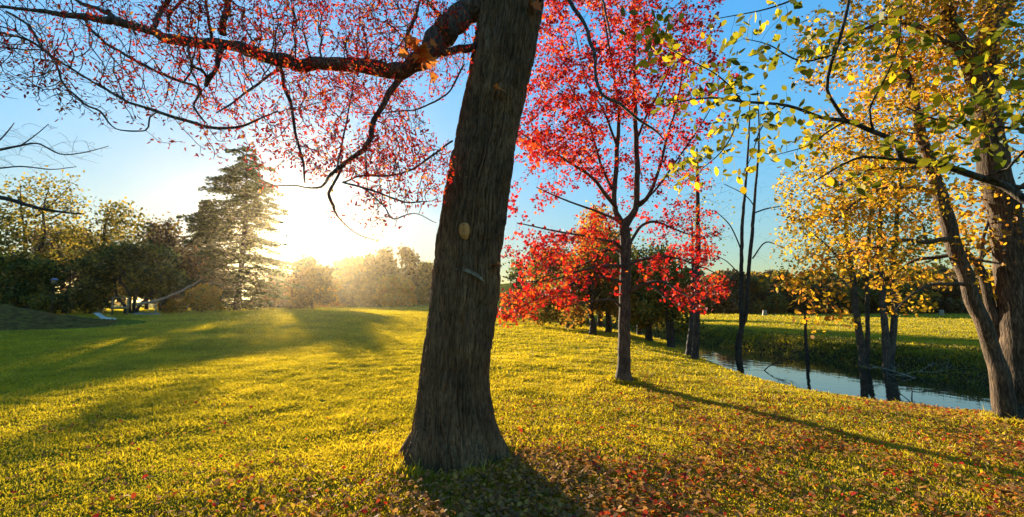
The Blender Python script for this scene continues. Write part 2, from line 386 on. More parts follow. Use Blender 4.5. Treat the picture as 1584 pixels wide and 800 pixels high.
zz = terrain(xx, yy) + 1.25 * (1 - sstep(.0, 1.0, rr)) * (1 + .5 * (fbm(xx / 2, yy / 2, 0, 3, 9) - .5)) + (fbm(xx * 1.5, yy * 1.5, 0, 3, 10) - .5) * .3 * (1 - sstep(.6, 1, rr)) - .12
ii = (np.arange(119)[:, None] * 120 + np.arange(119)[None]).ravel()
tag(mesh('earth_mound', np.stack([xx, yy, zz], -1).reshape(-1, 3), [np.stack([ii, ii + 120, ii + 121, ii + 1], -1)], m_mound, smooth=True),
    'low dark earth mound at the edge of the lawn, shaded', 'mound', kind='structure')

# ------------------------------------------------------------------ grass (uncountable blades)
TRUNK_SPOTS = [(-.58, 4.95, .52), (2.36, 9.75, .25), (7.35, 6.75, .40)]
def grass(n, seed, d0, d1, size, name, label, near=None):
    rng = np.random.default_rng(seed)
    # density falls with distance so that far blades are fewer and larger
    d = 5 * np.sqrt((1 + (d0 / 5) ** 2) * ((1 + (d1 / 5) ** 2) / (1 + (d0 / 5) ** 2)) ** rng.uniform(0, 1, n) - 1)
    a = rng.uniform(-50.5, 50.5, n) * math.pi / 180; x, y = d * np.tan(a), d * 1.0
    if near:
        k = rng.integers(0, len(near), n); q = np.array(near)[k]; rr = q[:, 2] * (1 + np.abs(rng.normal(size=n)) * .16); a = rng.uniform(0, 6.283, n); x, y = q[:, 0] + rr * np.cos(a), q[:, 1] + rr * np.sin(a); d = y.copy()
    ok = np.ones(n, bool)
    for tx, ty, tr in TRUNK_SPOTS: ok &= np.hypot(x - tx, y - ty) > tr
    dn, df, ins = pdist(x, y, NEAR), pdist(x, y, FARB), inside(x, y)
    ok &= ~ins & (dn > .12) & ((df > 1.6) | (rng.uniform(0, 1, n) < .35) & (df > .2))
    ok &= np.hypot((x - mx) / mrx, (y - my) / mry) > .93
    ok &= vnoise(x * 7, y * 7, 0, 3) * .7 + vnoise(x * 2.3, y * 2.3, 0, 4) * .5 > .12
    x, y, d, df, dn = x[ok], y[ok], d[ok], df[ok], dn[ok]; n = len(x); z = terrain(x, y) - .004
    hgt = (.018 + .0020 * d) * rng.uniform(.5, 1.35, n) * size * (.6 + .9 * vnoise(x * 3, y * 3, 0, 8))
    hgt *= 1 + 1.2 * (df < 2.6) * (rng.uniform(0, 1, n) < .3)
    hgt *= np.where(rng.uniform(0, 1, n) < .02, 1.9, 1)
    wd = (.0023 + .00092 * d) * rng.uniform(.7, 1.3, n)
    th = rng.uniform(0, 2 * np.pi, n); lean = rng.uniform(.1, .9, n) * hgt; ph = rng.uniform(0, 2 * np.pi, n)
    ux, uy = np.cos(th) * wd, np.sin(th) * wd; lx, ly = np.cos(ph) * lean, np.sin(ph) * lean
    b = np.stack([x, y, z], -1)
    v0 = b + np.stack([ux, uy, 0 * x], -1); v1 = b - np.stack([ux, uy, 0 * x], -1)
    md = b + np.stack([lx * .35, ly * .35, hgt * .6], -1)
    v2 = md - .8 * np.stack([ux, uy, 0 * x], -1); v3 = md + .8 * np.stack([ux, uy, 0 * x], -1)
    tp = b + np.stack([lx, ly, hgt], -1)
    V = np.stack([v0, v1, v2, v3, tp], 1).reshape(-1, 3); i = np.arange(n)[:, None] * 5
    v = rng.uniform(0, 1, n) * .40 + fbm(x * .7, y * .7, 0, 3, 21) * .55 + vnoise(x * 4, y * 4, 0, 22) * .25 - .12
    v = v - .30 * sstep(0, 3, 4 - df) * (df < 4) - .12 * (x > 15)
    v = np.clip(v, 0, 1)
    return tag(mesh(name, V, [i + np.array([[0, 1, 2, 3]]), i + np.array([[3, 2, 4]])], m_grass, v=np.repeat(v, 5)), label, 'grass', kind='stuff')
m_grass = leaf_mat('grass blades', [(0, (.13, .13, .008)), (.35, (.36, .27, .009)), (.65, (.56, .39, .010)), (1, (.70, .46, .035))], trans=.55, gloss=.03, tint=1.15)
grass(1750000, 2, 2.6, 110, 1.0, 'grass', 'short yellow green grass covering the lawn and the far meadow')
grass(16000, 3, 3, 8, 2.3, 'long_grass', 'longer unmown grass blades round the feet of the trunks', near=TRUNK_SPOTS)

# ------------------------------------------------------------------ fallen leaves (uncountable litter)
def litter(n, seed):
    rng = np.random.default_rng(seed)
    px = rng.uniform(-60, 1650, n); d = np.exp(rng.uniform(np.log(3.0), np.log(14), n)); x = (px - CX) / F * d; y = d
    dens = sstep(-1.2, 1.5, x) * .75 + .10
    dens *= np.where(x > -.4, 1, .6) * (.25 + 1.5 * sstep(.35, .75, fbm(x * 1.1, y * 1.1, 0, 3, 30)))
    dens = np.where((y > 8.0) & (x < 2.3), dens * .2, dens) * (1 - .75 * sstep(7, 12, y))
    dens += 1.2 * np.exp(-((x - .2) ** 2 + (y - 4.1) ** 2) / 1.1) + .22 * np.exp(-((x + 1.8) ** 2 + (y - 3.6) ** 2) / 1.2) + .5 * np.exp(-((x - 2.5) ** 2 + (y - 9.6) ** 2) / .35) + .7 * np.exp(-((x - 7.2) ** 2 + (y - 6.2) ** 2) / 2.5)
    ok = (rng.uniform(0, 1, n) < dens) & ~inside(x, y) & (pdist(x, y, NEAR) > .1)
    for tx, ty, tr in TRUNK_SPOTS: ok &= np.hypot(x - tx, y - ty) > tr * .98
    x, y = x[ok], y[ok]; z = terrain(x, y) + rng.uniform(.012, .055, len(x)) + .02 * (np.hypot(x + .1, y - 4.2) < 1.3)
    v = rng.uniform(0, 1, len(x)); v = np.where(np.hypot(x + .1, y - 4.2) < .9, v * .65, v)
    C = np.stack([x, y, z], -1); h = rng.uniform(0, 1, len(x)) < .5
    root = leaves('fallen_leaves', C[h], .044, 'curl', m_litter, v=v[h], rng=rng, up=1.6)
    b = leaves('maple_leaves', C[~h], .042, 'maple', m_litter, v=v[~h], rng=rng, up=1.6)
    b.parent = root; b['kind'] = 'stuff'
    return tag(root, 'red, orange and brown leaves fallen over the grass', 'fallen leaves', kind='stuff')
m_litter = leaf_mat('dead leaves', [(0, (.13, .060, .022)), (.35, (.32, .145, .045)), (.62, (.50, .25, .05)), (.78, (.50, .16, .010)), (.88, (.50, .030, .010)), (.95, (.36, .012, .010)), (1, (.62, .36, .03))], trans=.35, gloss=.015, tint=1.3)
litter(68000, 4)

# undergrowth on the far bank: dead stalks and dark brush nobody could count
def brush(n, seed):
    rng = np.random.default_rng(seed); t = rng.uniform(0, 1, n); d = np.concatenate([[0], np.cumsum(np.hypot(*np.diff(FARB, axis=0).T))]); s_ = t * d[-1]
    x = np.interp(s_, d, FARB[:, 0]) + rng.uniform(.0, 3.4, n) ** 1.0; y = np.interp(s_, d, FARB[:, 1]) + rng.normal(size=n) * .4
    ok = ~inside(x, y) & (vnoise(x * 1.5, y * 1.5, 0, 71) > .25); x, y = x[ok], y[ok]; z = terrain(x, y) + rng.uniform(0, .28, len(x)) ** 1.3
    o = leaves('undergrowth', np.stack([x, y, z], -1),   .10, 'dash', m_brush, rng=rng, up=.1, droop=-.6)
    return tag(o, 'dark brush and dead stalks covering the far stream bank', 'undergrowth', kind='stuff')
m_brush = leaf_mat('brush', [(0, (.04, .035, .008)), (.5, (.10, .09, .014)), (.9, (.20, .17, .02)), (1, (.30, .24, .05))], trans=.3)
brush(80000, 9)

# ------------------------------------------------------------------ the big leaning trunk in the middle
bark_big = bark_mat('deep furrowed bark', (.16, .085, .038), (.22, .125, .062), 1.6, .4)
rows = [(-260, 775, 872), (-120, 757, 858), (0, 741, 843), (50, 737, 835), (100, 730, 827), (135, 723, 819), (200, 711, 803), (300, 690, 788), (360, 681, 781), (400, 675, 775), (460, 668, 771),
        (540, 658, 763), (600, 650, 755), (630, 647, 757), (655, 643, 763), (680, 637, 771), (700, 630, 780), (720, 623, 786), (745, 618, 792)]
YB = 4.95
rows = rows[::-1]
cz, cxr, crr = [], [], []
for py, xl, xr in rows:
    a, b = P(xl, py, YB), P(xr, py, YB); cz.append(a[2]); cxr.append((a[0] + b[0]) / 2); crr.append((b[0] - a[0]) / 2 * .985)
cz, cxr, crr = map(np.array, (cz, cxr, crr)); cz = cz - (cz[0] + .12)
cz0 = cz.copy()
zg = np.arange(-.12, cz[-1], .0105); na = 380
cx_ = np.interp(zg, cz, cxr); cr_ = np.interp(zg, cz, crr); 
ker = np.ones(21) / 21; pad = lambda a: np.convolve(np.pad(a, 10, 'edge'), ker, 'valid'); cx_, cr_ = pad(cx_), pad(cr_)
th_ = np.linspace(0, 2 * np.pi, na, endpoint=False); TH_, ZG = np.meshgrid(th_, zg)
cr2, cx2 = cr_[:, None], cx_[:, None]
bx, by = np.cos(TH_), np.sin(TH_)
twist = .10 * ZG
wx = (fbm(bx * 2, by * 2, ZG * 2.2, 2, 40) - .5)
qx, qy = np.cos(TH_ + twist + wx * .30), np.sin(TH_ + twist + wx * .30)
n1 = vnoise(qx * 15.5, qy * 15.5, ZG * 1.6, 41); r1 = np.clip(1 - 3.4 * np.abs(n1 - .5), 0, 1)
n2 = vnoise(qx * 30, qy * 30, ZG * 6, 42); r2 = np.clip(1 - 4.0 * np.abs(n2 - .5), 0, 1)
n3 = fbm(qx * 40, qy * 40, ZG * 30, 2, 43)
furrow = np.clip(r1 * 1.1, 0, 1) ** 1.6 * .62 + r2 ** 1.5 * .38
disp = -.075 * furrow + .020 + (n3 - .5) * .010
flare = np.clip(1 - ZG / .55, 0, 1) ** 1.7
lobes = .5 + .5 * np.cos(TH_ * 6 + .8 + 1.2 * np.sin(TH_ * 2)); lobes2 = fbm(bx * 2.2, by * 2.2, 0, 2, 44) - .5
R = cr2 * (1 + flare * (.34 * (lobes ** 2 - .62) + .3 * lobes2)) + disp * (1 - .2 * flare) + (fbm(bx * 1.5, by * 1.5, ZG * 1.3, 2, 45) - .5) * .018
x_, y_ = cx2 + R * bx, YB + R * by * .96
g0 = gz(-.58, YB)
V = np.stack([x_, y_, ZG + g0], -1).reshape(-1, 3); nz = len(zg)
ii = np.arange(nz - 1)[:, None] * na; jj = np.arange(na)[None]; Q = np.stack([ii + jj, ii + (jj + 1) % na, ii + na + (jj + 1) % na, ii + na + jj], -1).reshape(-1, 4)
BIG = np.array([cx_[10], YB, g0])
big = tag(empty('large_tree', BIG), 'thick leaning furrowed trunk standing in the middle of the lawn', 'tree')
mesh('trunk', V, [Q], bark_big, big, smooth=True, loc=BIG)
def on_trunk(px, py):
    """a point on the bark facing the camera at a photo pixel"""
    d = P(px, py, 1) - np.array([0, 0, EYE]); d /= np.linalg.norm(d)
    rel = V - np.array([0, 0, EYE]); t = rel @ d; e = np.linalg.norm(rel - t[:, None] * d, axis=1); m = (e < .02); k = np.where(m)[0][np.argmin(t[m])]
    return V[k]

# limbs
YL = YB
def PL(pts): return np.array([P(a, b, c) for a, b, c, *_ in pts]), np.array([q[3] / F * q[2] / 2 for q in pts])
limbs = [
    [(775, 2, YB, 44), (742, 14, YB - .05, 46), (716, 25, YB - .12, 42), (690, 45, YB - .2, 40), (668, 70, YB - .25, 34), (648, 92, YB - .3, 30), (612, 108, YB - .32, 25), (540, 103, YB - .35, 22), (480, 99, YB - .4, 21), (432, 94, YB - .4, 22),
     (395, 82, YB - .42, 20), (365, 70, YB - .4, 18), (338, 64, YB - .4, 17), (300, 66, YB - .4, 17), (262, 58, YB - .4, 16), (222, 44, YB - .4, 14), (170, 33, YB - .42, 12), (110, 24, YB - .45, 9), (50, 17, YB - .5, 6), (-20, 10, YB - .5, 4), (-110, 14, YB - .5, 2)],
    [(760, 60, YB - .1, 15), (736, 70, YB - .15, 13), (700, 78, YB - .2, 12), (662, 88, YB - .25, 11)],
    [(222, 44, YB - .4, 10), (190, 33, YB - .4, 8), (160, 18, YB - .3, 7), (125, 4, YB - .2, 6), (60, -25, YB, 4)],
    [(620, 116, YB - .3, 12), (606, 138, YB - .35, 11), (590, 165, YB - .4, 10), (578, 190, YB - .4, 9), (573, 215, YB - .45, 9), (563, 232, YB - .5, 8), (540, 248, YB - .5, 7), (518, 265, YB - .55, 6), (508, 275, YB - .6, 5), (497, 290, YB - .6, 3.5), (475, 290, YB - .6, 2.5), (452, 286, YB - .5, 2), (400, 290, YB - .4, 1.5)],
    [(530, 258, YB - .5, 4), (516, 285, YB - .5, 4), (508, 300, YB - .5, 5), (515, 318, YB - .5, 6), (517, 325, YB - .5, 4)],
    [(515, 322, YB - .5, 3), (528, 342, YB - .5, 2), (550, 360, YB - .4, 1.5), (580, 372, YB - .4, 1)],
    [(432, 104, YB - .4, 7), (440, 130, YB - .45, 6), (450, 160, YB - .5, 5.5), (455, 185, YB - .5, 5), (460, 215, YB - .5, 4), (470, 250, YB - .5, 3.5), (472, 283, YB - .5, 2.5)],
    [(432, 106, YB - .4, 5), (410, 122, YB - .6, 4.5), (385, 140, YB - .8, 4), (360, 160, YB - 1, 3), (335, 175, YB - 1.1, 2)],
    [(345, 55, YB - .4, 11), (346, 30, YB - .5, 10), (350, 8, YB - .4, 9), (345, -30, YB - .3, 7)],
    [(345, 70, YB - .4, 9), (338, 95, YB - .5, 8), (330, 112, YB - .6, 7), (321, 122, YB - .6, 9), (318, 134, YB - .6, 5)],
    [(321, 122, YB - .6, 4), (312, 108, YB - .7, 5), (298, 102, YB - .7, 5), (294, 88, YB - .6, 4), (292, 70, YB - .5, 4)],
    [(298, 102, YB - .7, 3), (291, 118, YB - .8, 3), (285, 126, YB - .8, 3)],
    [(130, 30, YB - .4, 5), (142, 48, YB - .5, 5), (170, 72, YB - .6, 4.5), (205, 92, YB - .7, 4.5), (240, 110, YB - .8, 4), (285, 128, YB - .8, 4), (310, 140, YB - .9, 3.5), (302, 158, YB - .9, 3), (300, 170, YB - 1, 3.5), (318, 190, YB - 1, 3)],
    [(10, 18, YB - .5, 4), (45, 40, YB - .6, 3.5), (60, 65, YB - .7, 3.5), (85, 95, YB - .8, 3), (98, 128, YB - .9, 3), (130, 160, YB - 1, 3), (155, 172, YB - 1, 3), (180, 200, YB - 1, 2), (225, 202, YB - 1, 2.5), (232, 182, YB - 1, 2.5), (245, 172, YB - 1, 2.5)],
    [(-60, 30, YB - .6, 4), (0, 50, YB - .7, 3.5), (45, 62, YB - .8, 3), (70, 80, YB - .9, 3), (110, 105, YB - 1, 3), (150, 130, YB - 1, 3), (200, 158, YB - 1.1, 4), (240, 172, YB - 1.1, 5), (290, 188, YB - 1.1, 5.5), (330, 198, YB - 1.1, 5), (365, 196, YB - 1.1, 4), (395, 188, YB - 1.1, 3), (430, 172, YB - 1, 2)],
    [(238, 42, YB - .4, 8), (248, 20, YB - .35, 8), (262, -4, YB - .3, 7), (285, -40, YB - .2, 5)],
    [(260, 48, YB - .4, 5), (262, 22, YB - .4, 5), (280, 2, YB - .4, 4), (300, -20, YB - .4, 3)],
    [(327, 60, YB - .4, 5), (322, 30, YB - .5, 4), (318, -6, YB - .5, 4), (318, -40, YB - .5, 3)],
    [(628, 78, YB - .3, 6), (632, 50, YB - .2, 5.5), (645, 20, YB - .1, 5), (655, -20, YB, 4)],
    [(690, 30, YB - .2, 7), (672, 14, YB - .2, 6), (655, -8, YB - .1, 5), (640, -40, YB, 4)],
    [(718, 100, YB - .35, 3), (690, 145, YB - .45, 3), (650, 168, YB - .5, 2.5), (610, 173, YB - .5, 2), (560, 178, YB - .5, 1.5)],
    [(700, 218, YB - .4, 3), (670, 240, YB - .5, 3.5), (640, 262, YB - .5, 3), (600, 272, YB - .55, 3), (560, 272, YB - .6, 3), (530, 282, YB - .6, 2.5)],
    [(520, 268, YB - .6, 3), (525, 245, YB - .5, 3), (533, 205, YB - .5, 3), (540, 170, YB - .4, 2.5), (548, 120, YB - .4, 2)],
    [(530, 282, YB - .6, 3), (560, 290, YB - .6, 3), (590, 300, YB - .6, 3), (625, 312, YB - .6, 2.5), (660, 312, YB - .5, 2)],
    [(565, 292, YB - .6, 2.5), (590, 315, YB - .7, 2), (608, 338, YB - .8, 2), (640, 330, YB - .8, 1.5), (675, 345, YB - .8, 1)],
    [(830, 0, YB - .1, 10), (868, -40, YB - .5, 9), (880, 0, YB - .9, 6.5), (905, 40, YB - 1.1, 6), (918, 80, YB - 1.3, 5.5), (922, 115, YB - 1.4, 5), (932, 145, YB - 1.5, 5), (958, 162, YB - 1.5, 5), (985, 182, YB - 1.5, 4.5), (1010, 198, YB - 1.5, 3.5), (1028, 218, YB - 1.5, 2)],
    [(868, -40, YB - .5, 6), (925, -10, YB - .7, 4), (938, 25, YB - .8, 3.5), (945, 60, YB - .9, 2.5)],
    [(800, -100, YB, 60), (770, -220, YB - .2, 50), (740, -420, YB - .4, 36), (690, -700, YB - .5, 20)],
    [(830, -180, YB, 60), (870, -300, YB, 50), (900, -500, YB + .2, 36), (960, -760, YB + .4, 18)],
]
rng = np.random.default_rng(12)
gb = Geo(); sp, sr = [], []
for l in limbs:
    p, r = PL(l); q, rr = smoothpoly(p, r, .04); r0 = rr.copy()
    q[1:-1] += ((np.stack([fbm(q[:, 0] * 6, q[:, 2] * 6, k * 9, 2, 50) for k in range(3)], -1) - .5) * (rr * 1.1 + .012)[:, None])[1:-1]
    gb.tube(q, rr * (1 + (fbm(np.arange(len(rr)) * .35, 0, len(l), 2, 51) - .5) * .3), 16 if rr[0] > .05 else 7)
    m = (r0 < .075) & (q[:, 2] < 7); sp.append(q[m][::2]); sr.append(r0[m][::2])
sp = np.concatenate(sp); sr = np.concatenate(sr)
att = cloud([(560, 60, 4.6, 190, 120, .9, 4200), (430, 30, 4.6, 190, 90, .9, 2600), (520, 190, 4.5, 160, 90, .7, 2300), (620, 250, 4.4, 90, 80, .6, 1500), (600, 330, 4.3, 90, 30, .5, 90),
             (330, 90, 4.3, 190, 90, .9, 1500), (180, 110, 4.1, 180, 90, .8, 1000), (40, 90, 4.2, 150, 80, .8, 700), (-60, 40, 4.4, 120, 80, .8, 300), (310, 215, 3.9, 90, 30, .4, 110), (200, 0, 4.7, 260, 60, .8, 900)], rng, clump=.35)
Gr = grow(sp, np.minimum(sr, .02), att, .06, rng, kill=.075, iters=70, jit=.45, tip=.0026, expo=2.7, bias=(0, 0, -.08))
branch_geo(gb, *Gr)
gb.build('branches', bark_mat('limb bark', (.075, .052, .036), (.17, .125, .09), 1.6, .6), big, loc=BIG)
pos, rad, ns = Gr[0], Gr[2], Gr[4]
c = pos[ns:][rad[ns:] < .0062]; s_px = CX + c[:, 0] / c[:, 1] * F
pr = 1.3 * np.clip((s_px - 60) / 380, .18, 1) * (.45 + 1.1 * (fbm(c[:, 0] * 1.4, c[:, 1] * 1.4, c[:, 2] * 1.4, 2, 60) > .47))
c = c[rng.uniform(0, 1, len(c)) < pr]; c = np.repeat(c, 3, 0); c = c + rng.normal(size=c.shape) * .028
m_redtwig = leaf_mat('narrow red leaves', [(0, (.14, .006, .006)), (.4, (.34, .010, .008)), (.7, (.50, .030, .006)), (.9, (.60, .10, .01)), (1, (.58, .28, .02))], trans=.45, tint=1.15)
leaves('crown', c, .044, 'dash', m_redtwig, big, rng=rng, up=0, droop=.5, loc=BIG)
# marks on the bark: pruned knot, scrape
def patch(name, px, py, w_, h_, ang, mat, thick=.02):
    c0 = on_trunk(px, py); n = 40; a = np.linspace(0, 2 * np.pi, n, endpoint=False); VV = [[0, -thick * .4, 0]]; 
    for k, (f_, d_) in enumerate(((.45, -thick * .5), (.8, -thick * 1.3), (1, .02))):
        for t in a:
            u, v_ = math.cos(t) * w_ * f_, math.sin(t) * h_ * f_ * (1 + .08 * math.sin(3 * t)); v_ += -.25 * u * u / max(w_, .01) * (w_ > .08)
            VV.append([u * math.cos(ang) - v_ * math.sin(ang), d_ + 1.4 * (u * math.cos(ang) - v_ * math.sin(ang)) ** 2, u * math.sin(ang) + v_ * math.cos(ang)])
    Fq = [[1 + k * n + i, 1 + k * n + (i + 1) % n, 1 + (k + 1) * n + (i + 1) % n, 1 + (k + 1) * n + i] for k in range(2) for i in range(n)]; Ft = [[0, 1 + (i + 1) % n, 1 + i] for i in range(n)]
    return mesh(name, np.array(VV) + c0 + np.array([0, -.012, 0]), [np.array(Ft), np.array(Fq)], mat, big, smooth=True, loc=BIG)
o_ = patch('branch_scar', 721, 355, .062, .088, .1, bark_mat('healed wood', (.50, .22, .06), (.58, .28, .09), .6, .3), .008); o_['label'] = 'tan oval pruning scar'
o_ = patch('bark_scrape', 726, 419, .17, .020, -.42, bark_mat('pale scraped wood', (.20, .17, .13), (.30, .27, .21), .6, .3), .010); o_['label'] = 'long pale scrape on the bark'
# leaves caught on the bark
m_orange = leaf_mat('orange leaf', [(0, (.5, .12, .02)), (1, (.62, .22, .03))], trans=.3)
def stuck(px, py, n, size, label, spread=.03, off=.03, pt=None):
    r_ = np.random.default_rng(int(px)); c0 = on_trunk(px, py) if pt is None else pt
    C = c0 + np.array([0, -off, 0]) + r_.normal(size=(n, 3)) * spread * np.array([1, .2, 1])
    o = leaves('stuck_leaf' if n == 1 else 'leaf_cluster', C, size, 'maple', m_orange, rng=r_, up=.2, axis=np.tile([1., -.5, -.2], (n, 1)), loc=c0)
    return tag(o, label, 'leaf')
stuck(776, 134, 2, .13, 'dry orange leaf caught high on the furrowed trunk', .015)
stuck(770, 409, 3, .08, 'small orange leaf clinging to the right edge of the trunk', .02)
stuck(826, 6, 2, .13, 'orange leaf where the trunk leaves the top of the picture', .015)
stuck(640, 92, 14, .16, 'bunch of orange leaves lodged at the bend of the main limb', .07, pt=P(640, 92, YB - .5))

# ------------------------------------------------------------------ red maple on the right of the big trunk
bark_mid = bark_mat('maple bark', (.085, .058, .040), (.17, .12, .085), 1.8, .6)
bark_dark = bark_mat('dark bark', (.045, .034, .026), (.10, .078, .058), 1.2, .5)
bark_warm = bark_mat('ridged warm bark', (.085, .055, .032), (.19, .125, .075), 1.6, 1.0)
m_maple = leaf_mat('red maple leaves', [(0, (.12, .004, .008)), (.3, (.30, .006, .008)), (.6, (.48, .012, .006)), (.85, (.60, .045, .006)), (1, (.62, .14, .010))], trans=.55, gloss=.04, tint=1.3)
b0 = G(963, 592); YM = b0[1]
def base_limb(px_list, flare=1.8, sink=.12):
    """trunk polyline from pixels; flares towards the ground"""
    p, r = PL(px_list); p0 = p[0].copy(); gx = gz(p0[0], p0[1]); p[0, 2] = gx - sink
    k = 1
    while p[k][2] - p[0][2] < .75 and k < len(p) - 2: k += 1
    q = np.vstack([p[0]] + [p[0] + (p[k] - p[0]) * t / (p[k][2] - p[0][2]) for t in (sink + .02, sink + .12, sink + .30)] + [p[k:]])
    return q, np.concatenate([[r[0] * flare, r[0] * flare * .92, r[0] * (1 + (flare - 1) * .45), r[0] * 1.08], r[k:]])
rng = np.random.default_rng(21)
Y = YM
lm = [base_limb([(963, 592, Y, 19), (965, 520, Y, 18.5), (967, 440, Y, 17.5), (967, 380, Y, 17), (968, 348, Y, 17), (976, 336, Y, 11), (985, 312, Y, 9.5), (985, 240, Y, 8), (983, 190, Y, 7), (981, 110, Y, 5), (982, 30, Y, 3.5), (978, -90, Y, 2)], 1.75)]
for l in [
    [(967, 350, Y, 12), (960, 342, Y, 11), (950, 318, Y, 9), (953, 260, Y, 7.5), (955, 225, Y, 7), (957, 170, Y, 5), (945, 90, Y, 3.5), (930, 0, Y, 2)],
    [(953, 322, Y, 7), (940, 305, Y - .3, 6.5), (915, 275, Y - .6, 5), (872, 246, Y - .9, 4), (820, 215, Y - 1.2, 2.5), (790, 195, Y - 1.4, 1.5)],
    [(950, 300, Y, 5), (932, 262, Y + .2, 4.5), (920, 220, Y + .3, 4), (906, 180, Y + .4, 3), (880, 130, Y + .5, 2), (850, 60, Y + .6, 1.2)],
    [(955, 228, Y, 4.5), (945, 200, Y, 4), (930, 165, Y - .3, 3), (905, 120, Y - .6, 2), (890, 50, Y - .8, 1.2)],
    [(984, 320, Y, 7), (1000, 308, Y, 6.5), (1016, 272, Y + .1, 5), (1032, 212, Y + .2, 4), (1048, 158, Y + .3, 3), (1060, 80, Y + .3, 1.5)],
    [(985, 215, Y, 4.5), (1000, 180, Y - .2, 4), (1018, 145, Y - .4, 3), (1040, 95, Y - .6, 2), (1060, 40, Y - .7, 1.2)],
    [(984, 318, Y, 5), (1012, 296, Y - .3, 4), (1045, 250, Y - .8, 3), (1080, 200, Y - 1, 2), (1110, 150, Y - 1.2, 1.2)],
    [(965, 388, Y, 7), (952, 376, Y - .2, 5.5), (932, 371, Y - .5, 4.5), (900, 364, Y - .9, 3.5), (852, 356, Y - 1.4, 2.5), (800, 345, Y - 1.8, 1.5)],
    [(966, 396, Y, 6), (950, 386, Y + .3, 5), (930, 390, Y + .5, 4.5), (914, 404, Y + .7, 4), (880, 418, Y + .9, 3), (835, 430, Y + 1.1, 1.6)],
    [(965, 412, Y, 6), (940, 411, Y - .4, 4.5), (900, 418, Y - 1, 3.5), (860, 432, Y - 1.5, 2.5), (812, 436, Y - 2, 1.4)],
    [(965, 440, Y, 7), (946, 431, Y - .2, 5.5), (925, 429, Y - .4, 5), (900, 431, Y - .8, 4), (862, 452, Y - 1.3, 3), (820, 468, Y - 1.8, 2), (780, 492, Y - 2.2, 1.1)],
    [(963, 476, Y, 5), (948, 465, Y - .3, 4), (930, 465, Y - .6, 3), (905, 468, Y - .9, 2), (880, 474, Y - 1.2, 1.2)],
    [(968, 456, Y, 7), (985, 446, Y - .2, 6), (1002, 438, Y - .4, 5), (1026, 436, Y - .7, 4), (1055, 454, Y - 1.1, 2.6), (1090, 465, Y - 1.6, 1.2)],
    [(1000, 438, Y - .4, 4), (1020, 452, Y - .5, 3), (1035, 464, Y - .6, 2), (1060, 470, Y - .8, 1)],
    [(972, 380, Y, 5), (990, 352, Y + .3, 5), (1012, 343, Y + .6, 4), (1045, 355, Y + 1, 3), (1085, 370, Y + 1.4, 1.4)],
    [(972, 410, Y, 5), (1000, 400, Y + .3, 4), (1040, 398, Y + .6, 3), (1090, 415, Y + .9, 2), (1120, 430, Y + 1.1, 1)],
    [(962, 344, Y, 5), (930, 330, Y - .7, 4), (880, 312, Y - 1.4, 3), (830, 290, Y - 2, 1.5)],
]: lm.append(PL(l))
att = cloud([(950, 60, Y, 180, 120, 2.2, 2100), (880, 170, Y - .3, 115, 90, 2.0, 1400), (1030, 170, Y, 100, 110, 2.0, 1100), (950, 250, Y, 120, 60, 2.0, 250), (960, -80, Y, 150, 90, 2.0, 500), (820, 60, Y, 70, 110, 1.4, 500),
             (830, 250, Y - 1, 60, 40, 1.2, 200), (1070, 250, Y, 50, 60, 1.2, 160), (830, 300, Y - .8, 60, 14, 1.2, 90),
             (870, 385, Y - .8, 105, 16, 1.6, 420), (840, 410, Y - 1, 70, 16, 1.3, 330), (900, 360, Y + .5, 70, 22, 1.4, 260), (905, 430, Y - .8, 60, 20, 1.1, 230), (830, 455, Y - 1.4, 62, 15, 1.1, 260), (795, 487, Y - 1.9, 30, 12, .7, 100), (860, 465, Y - 1, 35, 9, .8, 90),
             (1020, 430, Y - .3, 60, 18, 1.2, 230), (1075, 455, Y - .9, 50, 15, 1.0, 190), (1050, 395, Y + .6, 65, 22, 1.2, 230), (1105, 445, Y - .2, 28, 22, .8, 80), (1080, 478, Y - 1, 22, 12, .6, 50), (1030, 350, Y + .6, 60, 30, 1.3, 200), (1090, 350, Y + .8, 35, 30, .9, 80)], rng, clump=.9)
tree('red_maple', 'slender maple full of bright red leaves right of the thick trunk', 'tree', b0, lm, att, ('maple', .060, m_maple, .7, .5), bark_mid, rng, step=.12, kill=.17, tip=.0022, expo=2.45, jit=.35, leafr=.0065, per=9, spread=.06, ktrunk=14, thin=.6)

